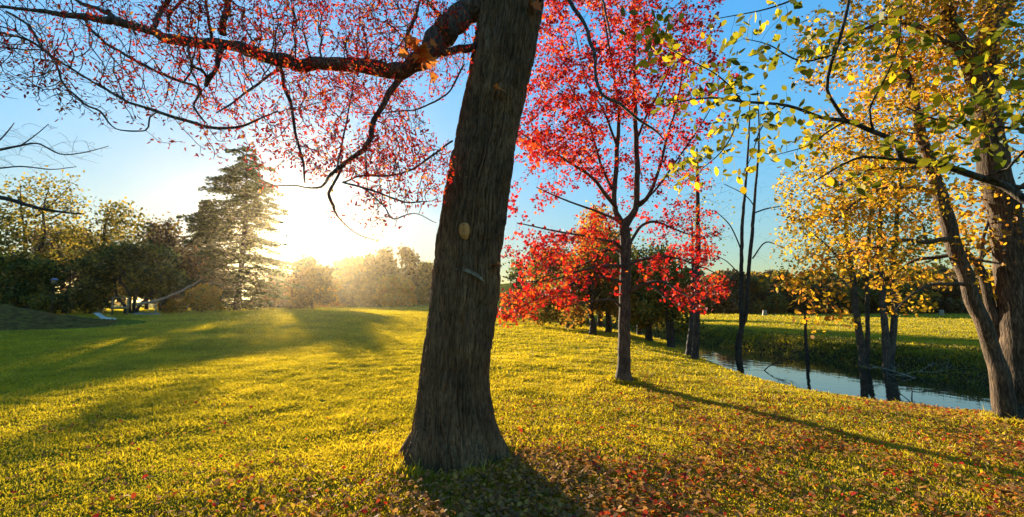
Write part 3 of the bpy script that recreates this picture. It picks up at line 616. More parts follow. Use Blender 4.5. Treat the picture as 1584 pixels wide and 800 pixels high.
# ------------------------------------------------------------------ right foreground stems by the stream
m_gold = leaf_mat('golden leaves', [(0, (.14, .095, .010)), (.25, (.32, .20, .011)), (.6, (.58, .34, .012)), (.85, (.62, .27, .012)), (1, (.46, .17, .02))], trans=.55, tint=1.3)
m_green = leaf_mat('yellow green leaves', [(0, (.07, .085, .006)), (.4, (.16, .15, .008)), (.7, (.36, .30, .010)), (1, (.56, .36, .012))], trans=.5, tint=1.3)
rng = np.random.default_rng(31)
b0 = G(1572, 650); Y = b0[1]
lm = [base_limb([(1576, 650, Y, 44), (1581, 600, Y, 43), (1575, 500, Y, 42), (1564, 400, Y, 41), (1555, 330, Y, 40), (1537, 250, Y, 38), (1524, 150, Y, 35), (1528, 50, Y, 32), (1538, -20, Y, 30), (1545, -160, Y, 22), (1550, -330, Y, 12)], 1.45)]
for l in [[(1524, 160, Y, 24), (1510, 120, Y - .1, 24), (1487, 75, Y - .2, 22), (1470, 40, Y - .3, 21), (1457, -5, Y - .4, 19), (1440, -90, Y - .5, 13), (1410, -200, Y - .6, 7)],
          [(1530, 60, Y, 18), (1548, 30, Y, 15), (1568, -5, Y, 14), (1600, -80, Y, 9)],
          [(1486, 74, Y - .2, 9), (1455, 62, Y - .3, 8), (1425, 42, Y - .4, 7), (1395, 35, Y - .5, 6), (1350, 40, Y - .7, 4), (1300, 60, Y - .8, 2)],
          [(1548, 300, Y, 8), (1580, 290, Y - .2, 7), (1640, 240, Y - .4, 5), (1700, 200, Y - .5, 3)],
          [(1530, 120, Y, 9), (1560, 90, Y + .4, 7), (1600, 60, Y + .6, 5), (1660, 30, Y + .8, 3)],
          [(1524, 180, Y, 8), (1480, 170, Y + .5, 6), (1430, 130, Y + .9, 4), (1380, 110, Y + 1.2, 2)]]: lm.append(PL(l))
att = cloud([(1500, 60, Y - .2, 120, 90, 1.4, 1100), (1370, 40, Y - .2, 140, 70, 1.3, 1300), (1570, 160, Y, 90, 110, 1.3, 900), (1420, 140, Y + .6, 110, 60, 1.0, 900), (1500, -80, Y, 200, 80, 1.4, 300), (1610, 330, Y - .3, 50, 90, .8, 120), (1280, 90, Y + .2, 70, 60, .8, 250)], rng, clump=.35)
tree('broadleaf_tree', 'thickest trunk of the clump at the stream corner, golden leaves above', 'tree', b0, lm, att, ('oval', .068, m_gold, .5, .7), bark_warm, rng, step=.09, kill=.13, tip=.0018, expo=2.4, jit=.35, leafr=.005, per=6, spread=.07, ktrunk=20, thin=.5)

b1 = np.array([P(1556, 640, Y - .1)[0], Y - .1, 0]); b1[2] = gz(b1[0], b1[1]); Y = Y - .1
lm = [base_limb([(1560, 650, Y, 25), (1551, 600, Y, 23), (1535, 545, Y, 21), (1518, 500, Y, 21), (1497, 440, Y, 20), (1476, 380, Y, 20), (1462, 330, Y, 20), (1442, 270, Y, 17), (1430, 228, Y, 15), (1418, 175, Y, 12), (1408, 130, Y + .1, 9), (1385, 50, Y + .2, 6), (1360, -60, Y + .3, 3)], 1.3)]
for l in [[(1472, 370, Y, 9), (1455, 370, Y - .1, 7.5), (1433, 375, Y - .2, 6.5), (1397, 371, Y - .4, 5.5), (1361, 381, Y - .6, 4.5), (1322, 388, Y - .8, 3), (1280, 400, Y - 1, 1.8)],
          [(1478, 392, Y, 7), (1450, 398, Y + .2, 5.5), (1415, 402, Y + .4, 4.5), (1380, 425, Y + .7, 3.5), (1340, 440, Y + .9, 2)],
          [(1490, 440, Y, 6), (1465, 440, Y - .2, 5), (1436, 442, Y - .3, 4.5), (1405, 460, Y - .5, 3.5), (1383, 484, Y - .6, 2)],
          [(1455, 305, Y, 8), (1437, 295, Y, 6.5), (1405, 291, Y - .2, 5.5), (1366, 292, Y - .3, 5), (1325, 312, Y - .5, 3.5), (1290, 345, Y - .7, 2)],
          [(1437, 250, Y, 7), (1400, 262, Y - .2, 5), (1350, 262, Y - .5, 3.5), (1290, 290, Y - .8, 2)],
          [(1425, 210, Y, 6), (1380, 205, Y + .4, 4), (1330, 215, Y + .8, 2)],
          [(1366, 381, Y - .6, 3), (1330, 420, Y - .9, 2.5), (1300, 450, Y - 1.1, 2), (1260, 480, Y - 1.3, 1.2)],
          [(1434, 376, Y - .2, 4), (1425, 345, Y - .2, 3), (1400, 320, Y - .2, 2)],
          [(1480, 400, Y, 5), (1510, 402, Y, 4), (1545, 408, Y, 3), (1590, 415, Y, 2)]]: lm.append(PL(l))
att = cloud([(1370, 210, Y, 130, 80, 1.3, 1100), (1330, 320, Y - .3, 110, 60, 1.1, 850), (1310, 395, Y - .6, 90, 28, .8, 420), (1255, 435, Y - 1.0, 55, 30, .6, 230), (1270, 490, Y - 1.2, 38, 26, .45, 110), (1390, 430, Y, 60, 20, .6, 110), (1230, 300, Y, 50, 50, .7, 60),
             (1410, 475, Y - .5, 45, 12, .4, 60), (1400, 60, Y + .3, 120, 80, 1.0, 500), (1500, 380, Y, 40, 60, .7, 90)], rng, clump=.35)
tree('leaning_tree', 'slanting stem leaning left out of the clump at the stream corner', 'tree', b1, lm, att, ('oval', .064, m_gold, .5, .6), bark_warm, rng, step=.085, kill=.125, tip=.0018, expo=2.4, jit=.35, leafr=.005, per=5, spread=.06, ktrunk=16, thin=.5)
b2 = np.array([P(1566, 640, Y + .25)[0], Y + .25, 0]); b2[2] = gz(b2[0], b2[1]); Y = Y + .25
lm = [base_limb([(1568, 640, Y, 16), (1563, 590, Y, 15), (1549, 537, Y, 14), (1537, 485, Y, 13.5), (1522, 436, Y, 13), (1511, 408, Y, 12), (1497, 392, Y, 9), (1480, 372, Y, 8), (1460, 325, Y + .2, 6), (1440, 250, Y + .3, 4)], 1.3)]
for l in [[(1512, 412, Y, 7), (1519, 395, Y, 6), (1520, 372, Y, 5), (1530, 330, Y, 3.5), (1520, 270, Y, 2)], [(1518, 400, Y, 4.5), (1528, 388, Y, 4), (1550, 372, Y, 3), (1580, 340, Y, 2)]]: lm.append(PL(l))
att = cloud([(1500, 330, Y + .3, 60, 70, .8, 200), (1560, 440, Y + .3, 30, 50, .5, 80)], rng)
tree('forked_sapling', 'thin forked stem between the slanting stem and the thickest trunk', 'tree', b2, lm, att, ('oval', .08, m_gold, .5, .6), bark_warm, rng, step=.09, tip=.0018, leafr=.005, per=3, spread=.07, ktrunk=12)

# bough reaching in from a tree that stands outside the right edge
rng = np.random.default_rng(41)
bx_, by_ = 4.9, 2.7; bz = gz(bx_, by_)
def back(px, py, Y): return P(px, py, Y)
p_in = [(1700, 345, 2.75, 16), (1640, 330, 2.85, 14), (1584, 306, 2.95, 13), (1555, 286, 3.0, 12), (1491, 266, 3.05, 11), (1442, 252, 3.1, 10), (1393, 247, 3.1, 8.5), (1386, 222, 3.1, 8), (1352, 205, 3.15, 7.5), (1307, 186, 3.2, 7), (1271, 182, 3.2, 5.5), (1217, 163, 3.25, 4.5), (1150, 157, 3.3, 4), (1100, 151, 3.35, 3), (1050, 157, 3.4, 2.2), (1008, 164, 3.4, 1.2)]
pp, rr_ = PL(p_in); pp = np.vstack([[bx_ - .1, by_, pp[0][2] - .35], pp]); rr_ = np.concatenate([[.055], rr_])
lm = [(np.array([[bx_, by_, bz - .1], [bx_, by_, bz + .15], [bx_ - .03, by_, bz + .5], [bx_ - .1, by_, 1.6], [bx_, by_ + .1, 3.2], [bx_ + .15, by_, 5], [bx_, by_, 7.0]]), np.array([.26, .2, .16, .15, .13, .10, .05])), (pp, rr_)]
for l in [[(1393, 247, 3.1, 5), (1345, 244, 3.0, 4.5), (1325, 246, 2.95, 4), (1290, 262, 2.9, 3), (1260, 280, 2.85, 2)],
          [(1307, 186, 3.2, 6), (1290, 160, 3.15, 5.5), (1279, 138, 3.1, 5.5), (1286, 99, 3.05, 5.5), (1301, 54, 3.0, 5), (1314, 0, 3.0, 5), (1320, -60, 3, 5)],
          [(1148, 158, 3.3, 3), (1125, 130, 3.2, 2.6), (1100, 110, 3.1, 2.2), (1065, 92, 3.1, 1.8), (1030, 72, 3.0, 1.2)],
          [(1146, 158, 3.3, 2.6), (1136, 198, 3.3, 2.2), (1115, 235, 3.3, 1.8), (1085, 262, 3.3, 1.2)],
          [(1310, 186, 3.2, 3.5), (1280, 205, 3.3, 3), (1250, 225, 3.35, 2), (1200, 240, 3.4, 1.2)],
          [(1289, 85, 3.05, 3.5), (1240, 95, 3.1, 3), (1190, 70, 3.1, 2), (1150, 60, 3.1, 1.2)],
          [(1217, 163, 3.2, 2.5), (1180, 195, 3.2, 2), (1165, 235, 3.2, 1.4), (1150, 270, 3.2, 1)],
          [(1352, 205, 3.15, 4), (1345, 170, 3.1, 3.5), (1370, 120, 3.0, 3), (1390, 70, 2.9, 2.5), (1395, 0, 2.8, 2)],
          [(1555, 286, 3.0, 5), (1560, 262, 2.9, 4.5), (1590, 230, 2.8, 4), (1640, 200, 2.7, 4)],
          [(1700, 250, 2.75, 7), (1640, 215, 2.75, 6), (1584, 200, 2.8, 5), (1530, 195, 2.8, 4), (1450, 185, 2.8, 3), (1400, 165, 2.8, 2)],
          [(1314, 0, 3.0, 4), (1260, -10, 3.1, 3.5), (1200, 10, 3.2, 3), (1150, 22, 3.2, 2), (1100, 30, 3.2, 1.2)]]: lm.append(PL(l))
lm[10] = (np.vstack([[bx_ - .08, by_, P(1700, 250, 2.75)[2] - .4], lm[10][0]]), np.concatenate([[.03], lm[10][1]])) 
att = cloud([(1090, 130, 3.3, 80, 75, .35, 90), (1150, 215, 3.3, 80, 70, .35, 120), (1060, 260, 3.3, 50, 45, .3, 45), (1190, 70, 3.1, 90, 70, .35, 120), (1010, 55, 3.05, 55, 60, .25, 40), (1250, 200, 3.3, 60, 60, .3, 60), (1480, 200, 2.8, 110, 70, .35, 170), (1340, 80, 3.0, 80, 70, .35, 90), (1560, 80, 2.7, 60, 70, .3, 80), (1320, 290, 2.9, 60, 30, .25, 14)], rng)
tree('overhanging_tree', 'tree whose long thin bough with big yellow green leaves crosses the blue sky', 'tree', (bx_, by_, bz), lm, att, ('oval', .068, m_green, .35, .8), bark_dark, rng, step=.06, kill=.10, tip=.0013, expo=2.4, jit=.3, leafr=.0032, per=2, spread=.04, ktrunk=12)

# ------------------------------------------------------------------ slim bare trees on the near bank, stems on the far bank
rng = np.random.default_rng(51)
def bare(name, label, stems, att, group=None, leaf=None, step=.16, bark=None, tip=.003, per=2, spread=.12, cat='tree', leafr=.007):
    b = stems[0][0]; base = np.array([P(b[0], 475, b[2])[0], b[2], 0]); base[2] = gz(base[0], base[1])
    lm = [base_limb(stems[0], 1.5)] + [PL(s) for s in stems[1:]]
    return tree(name, label, cat, base, lm, att, leaf, bark or bark_dark, rng, group=group, step=step, tip=tip, expo=2.3, jit=.3, leafr=leafr, per=per, spread=spread, ktrunk=9)
Y = G(1142, 568)[1]
bare('bare_tree', 'slim bare tree with two upright stems on the near stream bank', [[(1142, 568, Y, 9), (1144, 520, Y, 9), (1147, 505, Y, 7), (1147, 440, Y, 6), (1148, 352, Y, 5), (1153, 290, Y, 4), (1158, 220, Y, 3), (1160, 150, Y, 1.5)],
     [(1146, 510, Y, 6), (1154, 488, Y, 6), (1157, 440, Y, 6), (1160, 396, Y, 5.5), (1165, 340, Y, 5), (1168, 300, Y, 4), (1174, 220, Y, 3), (1172, 140, Y, 1.5)],
     [(1148, 390, Y, 2.5), (1130, 350, Y, 2), (1105, 325, Y, 1.2)], [(1164, 400, Y, 2.5), (1185, 375, Y, 2), (1215, 385, Y, 1.2)], [(1165, 330, Y, 2.5), (1190, 322, Y, 2), (1220, 318, Y, 1.2)], [(1148, 430, Y, 2), (1125, 405, Y, 1.5), (1105, 395, Y, 1)], [(1168, 320, Y, 2), (1150, 300, Y, 1.6), (1120, 285, Y, 1)]],
     cloud([(1160, 290, Y, 60, 150, 1.5, 300)], rng), tip=.0022)
Y = G(1075, 557)[1]
bare('bare_tree', 'dark straight trunk with sparse twigs where the stream bends, right of the red leaves', [[(1075, 557, Y, 10), (1078, 460, Y, 9), (1079, 380, Y, 8), (1079, 300, Y, 6), (1078, 230, Y, 3)]],
     cloud([(1085, 330, Y, 50, 90, 1.4, 320), (1100, 360, Y, 40, 12, .8, 80)], rng), leaf=('card', .07, m_green, .3, .2), tip=.0025, per=1)
Y = Y + 1.2
bare('bare_tree', 'short leaning dark trunk just left of the straight trunk at the stream bend', [[(1066, 550, Y, 10), (1071, 480, Y, 8), (1072, 400, Y, 5), (1070, 340, Y, 2)]], cloud([(1065, 370, Y, 35, 60, 1, 120)], rng), tip=.0025)
m_yel = leaf_mat('yellow leaves', [(0, (.18, .13, .012)), (.4, (.42, .28, .014)), (.8, (.64, .40, .016)), (1, (.60, .28, .02))], trans=.5, tint=1.35)
YF = 18.6; YF2 = 17.6
bare('streamside_tree', 'yellow tree with paired slim trunks on the far bank, left pair', [[(1338, 563, YF, 12), (1330, 520, YF, 10), (1323, 475, YF, 9), (1319, 430, YF, 8), (1308, 350, YF, 6), (1300, 270, YF, 3)],
     [(1340, 558, YF, 8), (1342, 510, YF, 6), (1341, 440, YF, 5.5), (1345, 350, YF, 4), (1352, 270, YF, 2)], [(1318, 430, YF, 4), (1280, 380, YF, 3), (1240, 350, YF, 1.5)], [(1312, 380, YF, 3), (1350, 330, YF, 2.5), (1380, 290, YF, 1.5)]],
     cloud([(1290, 300, YF, 90, 80, 2.2, 1100), (1260, 380, YF, 70, 50, 1.8, 450), (1330, 380, YF, 60, 50, 1.8, 260), (1320, 220, YF, 70, 60, 1.8, 300)], rng, clump=.9), leaf=('card', .105, m_yel, .6, .2), per=9, spread=.18, step=.25, leafr=.012, bark=bark_mid)
bare('streamside_tree', 'yellow tree with paired slim trunks on the far bank, right pair', [[(1374, 570, YF2, 13), (1368, 500, YF2, 9), (1361, 407, YF2, 8), (1362, 330, YF2, 6), (1370, 230, YF2, 3)],
     [(1377, 560, YF2, 10), (1383, 493, YF2, 9), (1383, 400, YF2, 8), (1390, 310, YF2, 5), (1400, 230, YF2, 3)], [(1383, 420, YF2, 4), (1420, 370, YF2, 3), (1460, 350, YF2, 1.5)]],
     cloud([(1400, 290, YF2, 90, 80, 2.0, 1000), (1430, 380, YF2, 80, 45, 1.6, 330), (1360, 370, YF2, 60, 50, 1.5, 220)], rng, clump=.9), leaf=('card', .105, m_yel, .6, .2), per=9, spread=.18, step=.25, leafr=.012, bark=bark_mid)
bare('sapling', 'thin dead sapling standing alone on the far bank', [[(1247, 548, 21, 5), (1246, 510, 21, 4), (1245, 482, 21, 3)], [(1246, 500, 21, 2), (1252, 490, 21, 1.5)]], None)

# ------------------------------------------------------------------ background trees
def auto_tree(name, label, px, Y, top, hw, mat, seed, group=None, low=.25, na=420, card=None, nt=1, trunk=None, clump=1.6, dens=5, lean=0, flat=1.0, bark=None, spread=1, base_hw=None):
    r = np.random.default_rng(seed); c = P(px, top, Y); x0 = c[0]; g = gz(x0, Y); H = c[2] - g; W_ = hw / F * Y; base = np.array([x0, Y, g])
    tr = trunk or H * .022; lm = []
    for k in range(nt):
        ox = (k - (nt - 1) / 2) * W_ * .16 * (1 if nt > 1 else 0); q = [base + [ox * .4, 0, -.15], base + [ox * .45, 0, .1], base + [ox * .6, 0, H * .12]]
        for t in (.3, .5, .72, .9): q.append(base + np.array([ox * (1 + 2 * t) + lean * t * W_ + r.normal() * W_ * .04, r.normal() * W_ * .04, H * t]))
        lm.append((np.array(q), tr * np.array([1.6, 1.25, 1, .85, .62, .35, .12]) / (1 if nt == 1 else 1.3)))
    for k in range(7):
        t = r.uniform(low * .9, .7); a = r.uniform(0, 6.28); p0 = base + [lean * t * W_, 0, H * t]; e = np.array([math.cos(a) * W_ * .7, math.sin(a) * W_ * .6, H * r.uniform(.08, .25)])
        lm.append((np.array([p0, p0 + e * [.4, .4, .3], p0 + e]), tr * np.array([.4, .25, .08])))
    pts = []
    for k in range(13):
        t = r.uniform(low, .93); wprof = math.sin(min(1, (t - low) / (1 - low) * .85 + .22) * math.pi) ** .6; a = r.uniform(0, 6.28); s = r.uniform(.22, .42)
        cc = base + np.array([math.cos(a) * W_ * wprof * (1 - s) + lean * t * W_, math.sin(a) * W_ * wprof * (1 - s) * .8, H * (t if t < 1 - s * .35 else 1 - s * .35)])
        q = r.normal(size=(na // 4, 3)); q /= np.linalg.norm(q, axis=1)[:, None]; q *= r.uniform(.3, 1, len(q))[:, None] ** .5; pts.append(cc + q * np.array([W_ * s, W_ * s, H * s * .38 * flat]))
    att = np.concatenate(pts); att = att[(att[:, 2] < base[2] + H) & (att[:, 2] > base[2] + H * low * .7)]
    st = H / 28
    return tree(name, label, 'tree', base, lm, att, ('card', card or .0056 * Y, mat, .5, .2) if mat else None, bark or bark_dark, r, group=group, step=st, kill=st * 1.5, tip=H * .0011, expo=2.3, jit=.35, leafr=H * .006, per=dens * 2, spread=st * 1.0 * spread, ktrunk=8, minr=H * .0011)
m_olive = leaf_mat('olive brown leaves', [(0, (.05, .055, .010)), (.4, (.13, .11, .016)), (.75, (.26, .18, .02)), (1, (.40, .25, .02))], trans=.5)
m_dkgreen = leaf_mat('dark green leaves', [(0, (.028, .040, .009)), (.5, (.09, .10, .014)), (1, (.22, .19, .02))], trans=.5)
m_brown = leaf_mat('brown leaves', [(0, (.05, .03, .015)), (.5, (.13, .075, .025)), (1, (.26, .15, .03))], trans=.4)
m_oryel = leaf_mat('orange yellow leaves', [(0, (.22, .13, .02)), (.4, (.46, .22, .02)), (.8, (.60, .34, .02)), (1, (.58, .14, .015))], trans=.5)
m_mix = leaf_mat('mixed autumn leaves', [(0, (.06, .075, .012)), (.35, (.15, .13, .018)), (.7, (.32, .17, .02)), (1, (.46, .16, .018))], trans=.5)
# grove behind the red maple
GRV = [(915, 24, 385, 62, m_mix, 'grove tree with greenish brown skirts left of the maple trunk', 1), (938, 26, 350, 55, m_mix, 'middle grove tree seen through the red leaves just left of the maple trunk', 1), (1000, 23, 395, 50, m_mix, 'grove tree right of the maple trunk, leaning over the bank', 1),
       (1032, 21, 375, 46, m_olive, 'olive brown grove tree nearest the stream bend', 2), (985, 29, 370, 60, m_olive, 'tall olive tree at the back of the grove', 1), (880, 30, 372, 70, m_mix, 'broad brown green tree at the left end of the grove', 2)]
for k, (px, Y, top, hw, m_, lab, nt) in enumerate(GRV): auto_tree('grove_tree', lab, px, Y, top, hw * 1.1, m_, 100 + k, 'trees of the grove by the stream', low=.12, na=520, dens=6, nt=nt, flat=.8, trunk=.16)
auto_tree('autumn_tree', 'rounded orange and yellow tree glowing behind the red maple', 925, 36, 318, 72, m_oryel, 120, low=.2, na=560, dens=6)
auto_tree('dark_tree', 'dark round tree beside the thick trunk, its top against the pale sky', 822, 58, 374, 42, m_dkgreen, 121, na=450, low=.08)
auto_tree('dark_tree', 'dark tree filling the gap between the thick trunk and the grove', 868, 52, 405, 50, m_dkgreen, 122, na=450, low=.05)
# behind the left lawn
LEFT = [(60, 46, 268, 85, m_olive, 'tall airy tree at the left edge above the earth mound', .22, 2), (170, 48, 305, 75, m_olive, 'airy tree left of the low spreading tree, sky showing through its crown', .2, 1), (262, 52, 340, 60, m_brown, 'thin brown crowned tree between the airy trees and the conifers', .15, 2),
        (-40, 40, 300, 90, m_olive, 'tree cut by the left edge of the picture', .2, 1), (110, 60, 350, 90, m_brown, 'brown tree further back behind the airy trees', .1, 1), (235, 64, 372, 70, m_olive, 'olive tree further back, showing between the spreading tree and the conifers', .05, 1)]
for k, (px, Y, top, hw, m_, lab, low, nt) in enumerate(LEFT): auto_tree('background_tree', lab, px, Y, top, hw, m_, 140 + k, 'trees behind the left lawn', low=low, na=430, nt=nt, dens=4)
auto_tree('spreading_tree', 'low spreading tree with leaning trunks behind the lawn, left of the pale log', 212, 38, 378, 75, m_dkgreen, 150, low=.36, na=600, nt=4, dens=6, trunk=.16)
auto_tree('weeping_tree', 'low dark green tree drooping to the ground behind the earth mound', 110, 37, 390, 62, m_dkgreen, 151, low=.10, na=560, nt=3, dens=6)
auto_tree('weeping_tree', 'dark green bushy tree behind the mound at the left edge', 10, 36, 385, 60, m_dkgreen, 152, low=.08, na=520, nt=2, dens=6)
auto_tree('small_yellow_tree', 'small golden leaved tree standing before the conifers', 315, 41, 440, 30, m_gold, 153, low=.1, na=380, dens=4, card=.16)
auto_tree('yellow_bush', 'low golden bush left of the small golden tree', 272, 40, 464, 18, m_gold, 154, low=.05, na=200, dens=4, card=.15)
# right of the conifers, far off
FARC = [(540, 130, 398, 38, m_oryel, 'pale orange tree right of the sun'), (588, 136, 380, 36, m_brown, 'tall brown tree midway between the sun and the thick trunk'), (628, 128, 384, 34, m_brown, 'brown tree just left of the thick trunk'), (565, 142, 408, 40, m_brown, 'hazy low tree behind the pale orange tree'),
        (660, 126, 402, 36, m_olive, 'olive tree touching the left edge of the thick trunk'), (510, 124, 430, 30, m_oryel, 'low golden tree at the foot of the conifers'), (700, 132, 400, 40, m_brown, 'brown tree hidden behind the thick trunk'),
        (612, 118, 425, 34, m_oryel, 'low golden brown tree filling the gap between the taller skyline trees'), (440, 120, 420, 46, m_brown, 'low brown tree seen under the sun at the foot of the conifers'), (575, 122, 420, 48, m_brown, 'low brown tree in front of the tall skyline trees'), (650, 140, 424, 40, m_olive, 'low olive tree left of the thick trunk, behind the others')]
for k, (px, Y, top, hw, m_, lab) in enumerate(FARC): auto_tree('distant_tree', lab, px, Y, top, hw, m_, 160 + k, 'trees on the skyline left of the thick trunk', low=.05, na=330, dens=5)

# conifers
m_needle = leaf_mat('conifer needles', [(0, (.022, .030, .012)), (.6, (.055, .065, .016)), (1, (.12, .12, .02))], trans=.3)
def conifer(label, px, Y, top, hw, seed, dens=1.0, low=.04, skew=0):
    r = np.random.default_rng(seed); c = P(px, top, Y); g = gz(c[0], Y); H = c[2] - g; W_ = hw / F * Y; base = np.array([c[0], Y, g])
    root = tag(empty('conifer', base), label, 'conifer', 'conifers in front of the sun'); gt, gb = Geo(), Geo()
    q, rr = smoothpoly([base + [0, 0, -.2], base + [0, 0, .5], base + [r.normal() * .2, 0, H * .5], base + [0, 0, H]], [H * .028, H * .02, H * .012, .02], .5); gt.tube(q, rr, 9)
    C, A_ = [], []; z = low * H
    while z < H * .985:
        t = z / H; nb = 5 if t < .8 else 4; a0 = r.uniform(0, 6.28)
        env = W_ * (1 - t) ** .5 * (.72 + .5 * vnoise(t * 7, seed, 0, 1)) * (1.0 if t > .12 else .8)
        for k in range(nb):
            a = a0 + k * 6.28 / nb + r.normal() * .3; ln = env * r.uniform(.5, 1.15) * (1 + skew * math.cos(a)); rise = r.uniform(-.1, .25) * ln
            d = np.array([math.cos(a), math.sin(a), 0]); s = np.linspace(0, 1, 7)
            p = base + [0, 0, z] + d * (s[:, None] * ln) + np.array([0, 0, 1]) * (rise * s - .30 * ln * s ** 2 + .1 * ln * s ** 4)[:, None]
            gb.tube(p, np.linspace(.012 * ln + .02, .008, 7), 4)
            m_ = int((14 + 26 * ln) * dens); s_ = r.uniform(.18, 1.02, m_); side = r.normal(size=m_) * (.07 + .20 * (1 - s_)) * ln * .8
            cp = np.stack([np.interp(s_, s, p[:, i]) for i in range(3)], 1) + np.stack([-d[1] * side, d[0] * side, -np.abs(side) * .25 + r.normal(size=m_) * .07], 1)
            C.append(cp); A_.append(np.tile(d, (m_, 1)) + np.stack([-d[1] * side, d[0] * side, 0 * side], 1))
        z += H * .028 * r.uniform(.7, 1.3)
    C, A_ = np.concatenate(C), np.concatenate(A_)
    gt.build('trunk', bark_dark, root, loc=base); gb.build('branches', bark_dark, root, loc=base)
    leaves('crown', C, .0050 * Y, 'card', m_needle, root, rng=r, up=1.6, axis=A_, loc=base)
conifer('tallest conifer, its layered boughs left of the sun', 382, 56, 224, 98, 201, 1.8)
conifer('shorter dark conifer standing left of the tallest one', 322, 58, 305, 50, 202, 2.0)
auto_tree('hazy_tree', 'loose brown tree just under and right of the sun, light showing through it', 486, 70, 394, 44, m_brown, 203, low=.06, na=420, dens=4)

# far wood and hillside beyond the meadow: a few trees built, the rest copies
protos = []
for k, m_ in enumerate((m_brown, m_mix, m_olive, m_oryel, m_brown)):
    protos.append(auto_tree('wood_tree', 'autumn tree in the far wood beyond the meadow', 1200 + 70 * k, 100, 432 - 4 * (k % 3), 34, m_ , 220 + k, 'trees of the far wood beyond the meadow', low=.06, na=300, dens=5, card=.5))
def copy_thing(src, loc, rz, sc):
    c = src.copy(); COL.objects.link(c); c.location = loc; c.rotation_euler = (0, 0, rz); c.scale = (sc[0], sc[0], sc[1])
    for ch in src.children:
        d = ch.copy(); COL.objects.link(d); d.parent = c
    return c
r = np.random.default_rng(77)
for row, (Y0, n, pxa, pxb) in enumerate(((98, 26, 1085, 1640), (112, 24, 1080, 1640), (130, 24, 1060, 1620), (150, 22, 1040, 1620))):
    for k in range(n):
        px = pxa + (pxb - pxa) * (k + r.uniform(-.4, .4)) / n; Y = Y0 + r.uniform(-4, 4) + max(0, (px - 1300)) * .02; x = (px - CX) / F * Y
        warm = 3 if (px > 1450 and r.uniform() < .5) else int(r.integers(0, 3)); s = r.uniform(.75, 1.15)
        copy_thing(protos[warm if r.uniform() < .85 else 4], (x, Y, gz(x, Y) - .1), r.uniform(0, 6.28), (s * 1.1, s))

# ------------------------------------------------------------------ tree off the left edge whose twigs reach in
rng = np.random.default_rng(61); Yl = 7.0; bl = np.array([P(-330, 475, Yl)[0], Yl, 0]); bl[2] = gz(bl[0], bl[1])
lm = [(np.array([bl + [0, 0, -.15], bl + [0, 0, .15], bl + [0, 0, .6], bl + [.1, 0, 2.4], bl + [0, .1, 4.5], bl + [.2, 0, 7]]), np.array([.3, .22, .17, .15, .11, .04]))]
for l in [[(-310, 330, Yl, 12), (-200, 275, Yl, 9), (-100, 252, Yl, 6), (-20, 236, Yl, 4), (30, 226, Yl, 3), (58, 222, Yl, 2.4), (92, 238, Yl, 2), (130, 236, Yl, 1.6), (168, 226, Yl, 1)],
          [(-100, 252, Yl, 4), (-30, 262, Yl, 3), (30, 258, Yl, 2.2), (80, 262, Yl, 1.6), (118, 258, Yl, 1)], [(30, 226, Yl, 2), (60, 205, Yl, 1.4), (75, 192, Yl, 1)], [(-20, 236, Yl, 2.4), (10, 205, Yl, 1.8), (22, 190, Yl, 1)],
          [(-310, 400, Yl, 13), (-180, 330, Yl, 10), (-60, 302, Yl, 8), (0, 306, Yl, 6.5), (40, 317, Yl, 5.5), (85, 327, Yl, 4), (130, 331, Yl, 2)]]: lm.append(PL(l))
tree('twiggy_tree', 'tree whose bare twigs and one dark bough reach in at the left edge', 'tree', bl, lm, cloud([(60, 230, Yl, 110, 38, .6, 260), (-80, 240, Yl, 90, 50, .8, 200), (40, 318, Yl, 90, 18, .6, 150)], rng), None, bark_dark, rng, step=.08, kill=.12, tip=.0022, expo=2.5, jit=.4)

# ------------------------------------------------------------------ small things by the left tree line
def mat_flat(name, c, rough=.6):
    m, N, L = M(name); o = N('ShaderNodeOutputMaterial'); p = N('ShaderNodeBsdfPrincipled'); p.inputs['Roughness'].default_value = rough
    tc = N('ShaderNodeTexCoord'); n = N('ShaderNodeTexNoise'); n.inputs['Scale'].default_value = 9; n.inputs['Detail'].default_value = 5; L(tc.outputs['Object'], n.inputs[0])
    r = ramp(N, [(.3, [q * .7 for q in c]), (.7, c)]); L(n.outputs[0], r.inputs[0]); L(r.outputs[0], p.inputs['Base Color']); L(p.outputs[0], o.inputs[0]); return m
def slab(g, c, ux, uy, uz):
    c, ux, uy, uz = map(lambda q: np.asarray(q, float), (c, ux, uy, uz))
    V = np.array([c + a * ux + b * uy + d * uz for a in (-.5, .5) for b in (-.5, .5) for d in (-.5, .5)]); g.add(V, np.array([[0, 1, 3, 2], [4, 6, 7, 5], [0, 4, 5, 1], [2, 3, 7, 6], [0, 2, 6, 4], [1, 5, 7, 3]]))
m_white, m_wood, m_pale, m_blue = mat_flat('white paint', (.8, .82, .8), .4), mat_flat('brown wood', (.20, .15, .06)), mat_flat('pale dead wood', (.30, .25, .18), .9), mat_flat('blue paint', (.08, .28, .60), .4)
g0 = G(163, 497); Yg = g0[1]; s_ = Yg / F
root = tag(empty('garden_lounger', g0), 'white reclining garden lounger at the foot of the earth mound', 'lounger')
A0 = g0 + [.25, 0, 0]
g = Geo(); slab(g, A0 + [0, 0, .30], (.95, 0, -.08), (0, .55, 0), (0, 0, .06)); slab(g, A0 + [0, -.29, .27], (1.0, 0, -.08), (0, .05, 0), (0, 0, .10)); slab(g, A0 + [0, .29, .27], (1.0, 0, -.08), (0, .05, 0), (0, 0, .10)); g.build('seat', m_white, root, loc=g0, smooth=False)
g = Geo()
for k in range(5): slab(g, A0 + [-.52 - .62 * (k + .5) / 5, 0, .36 + .42 * (k + .5) / 5], (.10, 0, .068), (0, .55, 0), (-.02, 0, .03))
for q in (-.27, .27): slab(g, A0 + [-.83, q, .55], (.66, 0, -.44), (0, .05, 0), (.02, 0, .04))
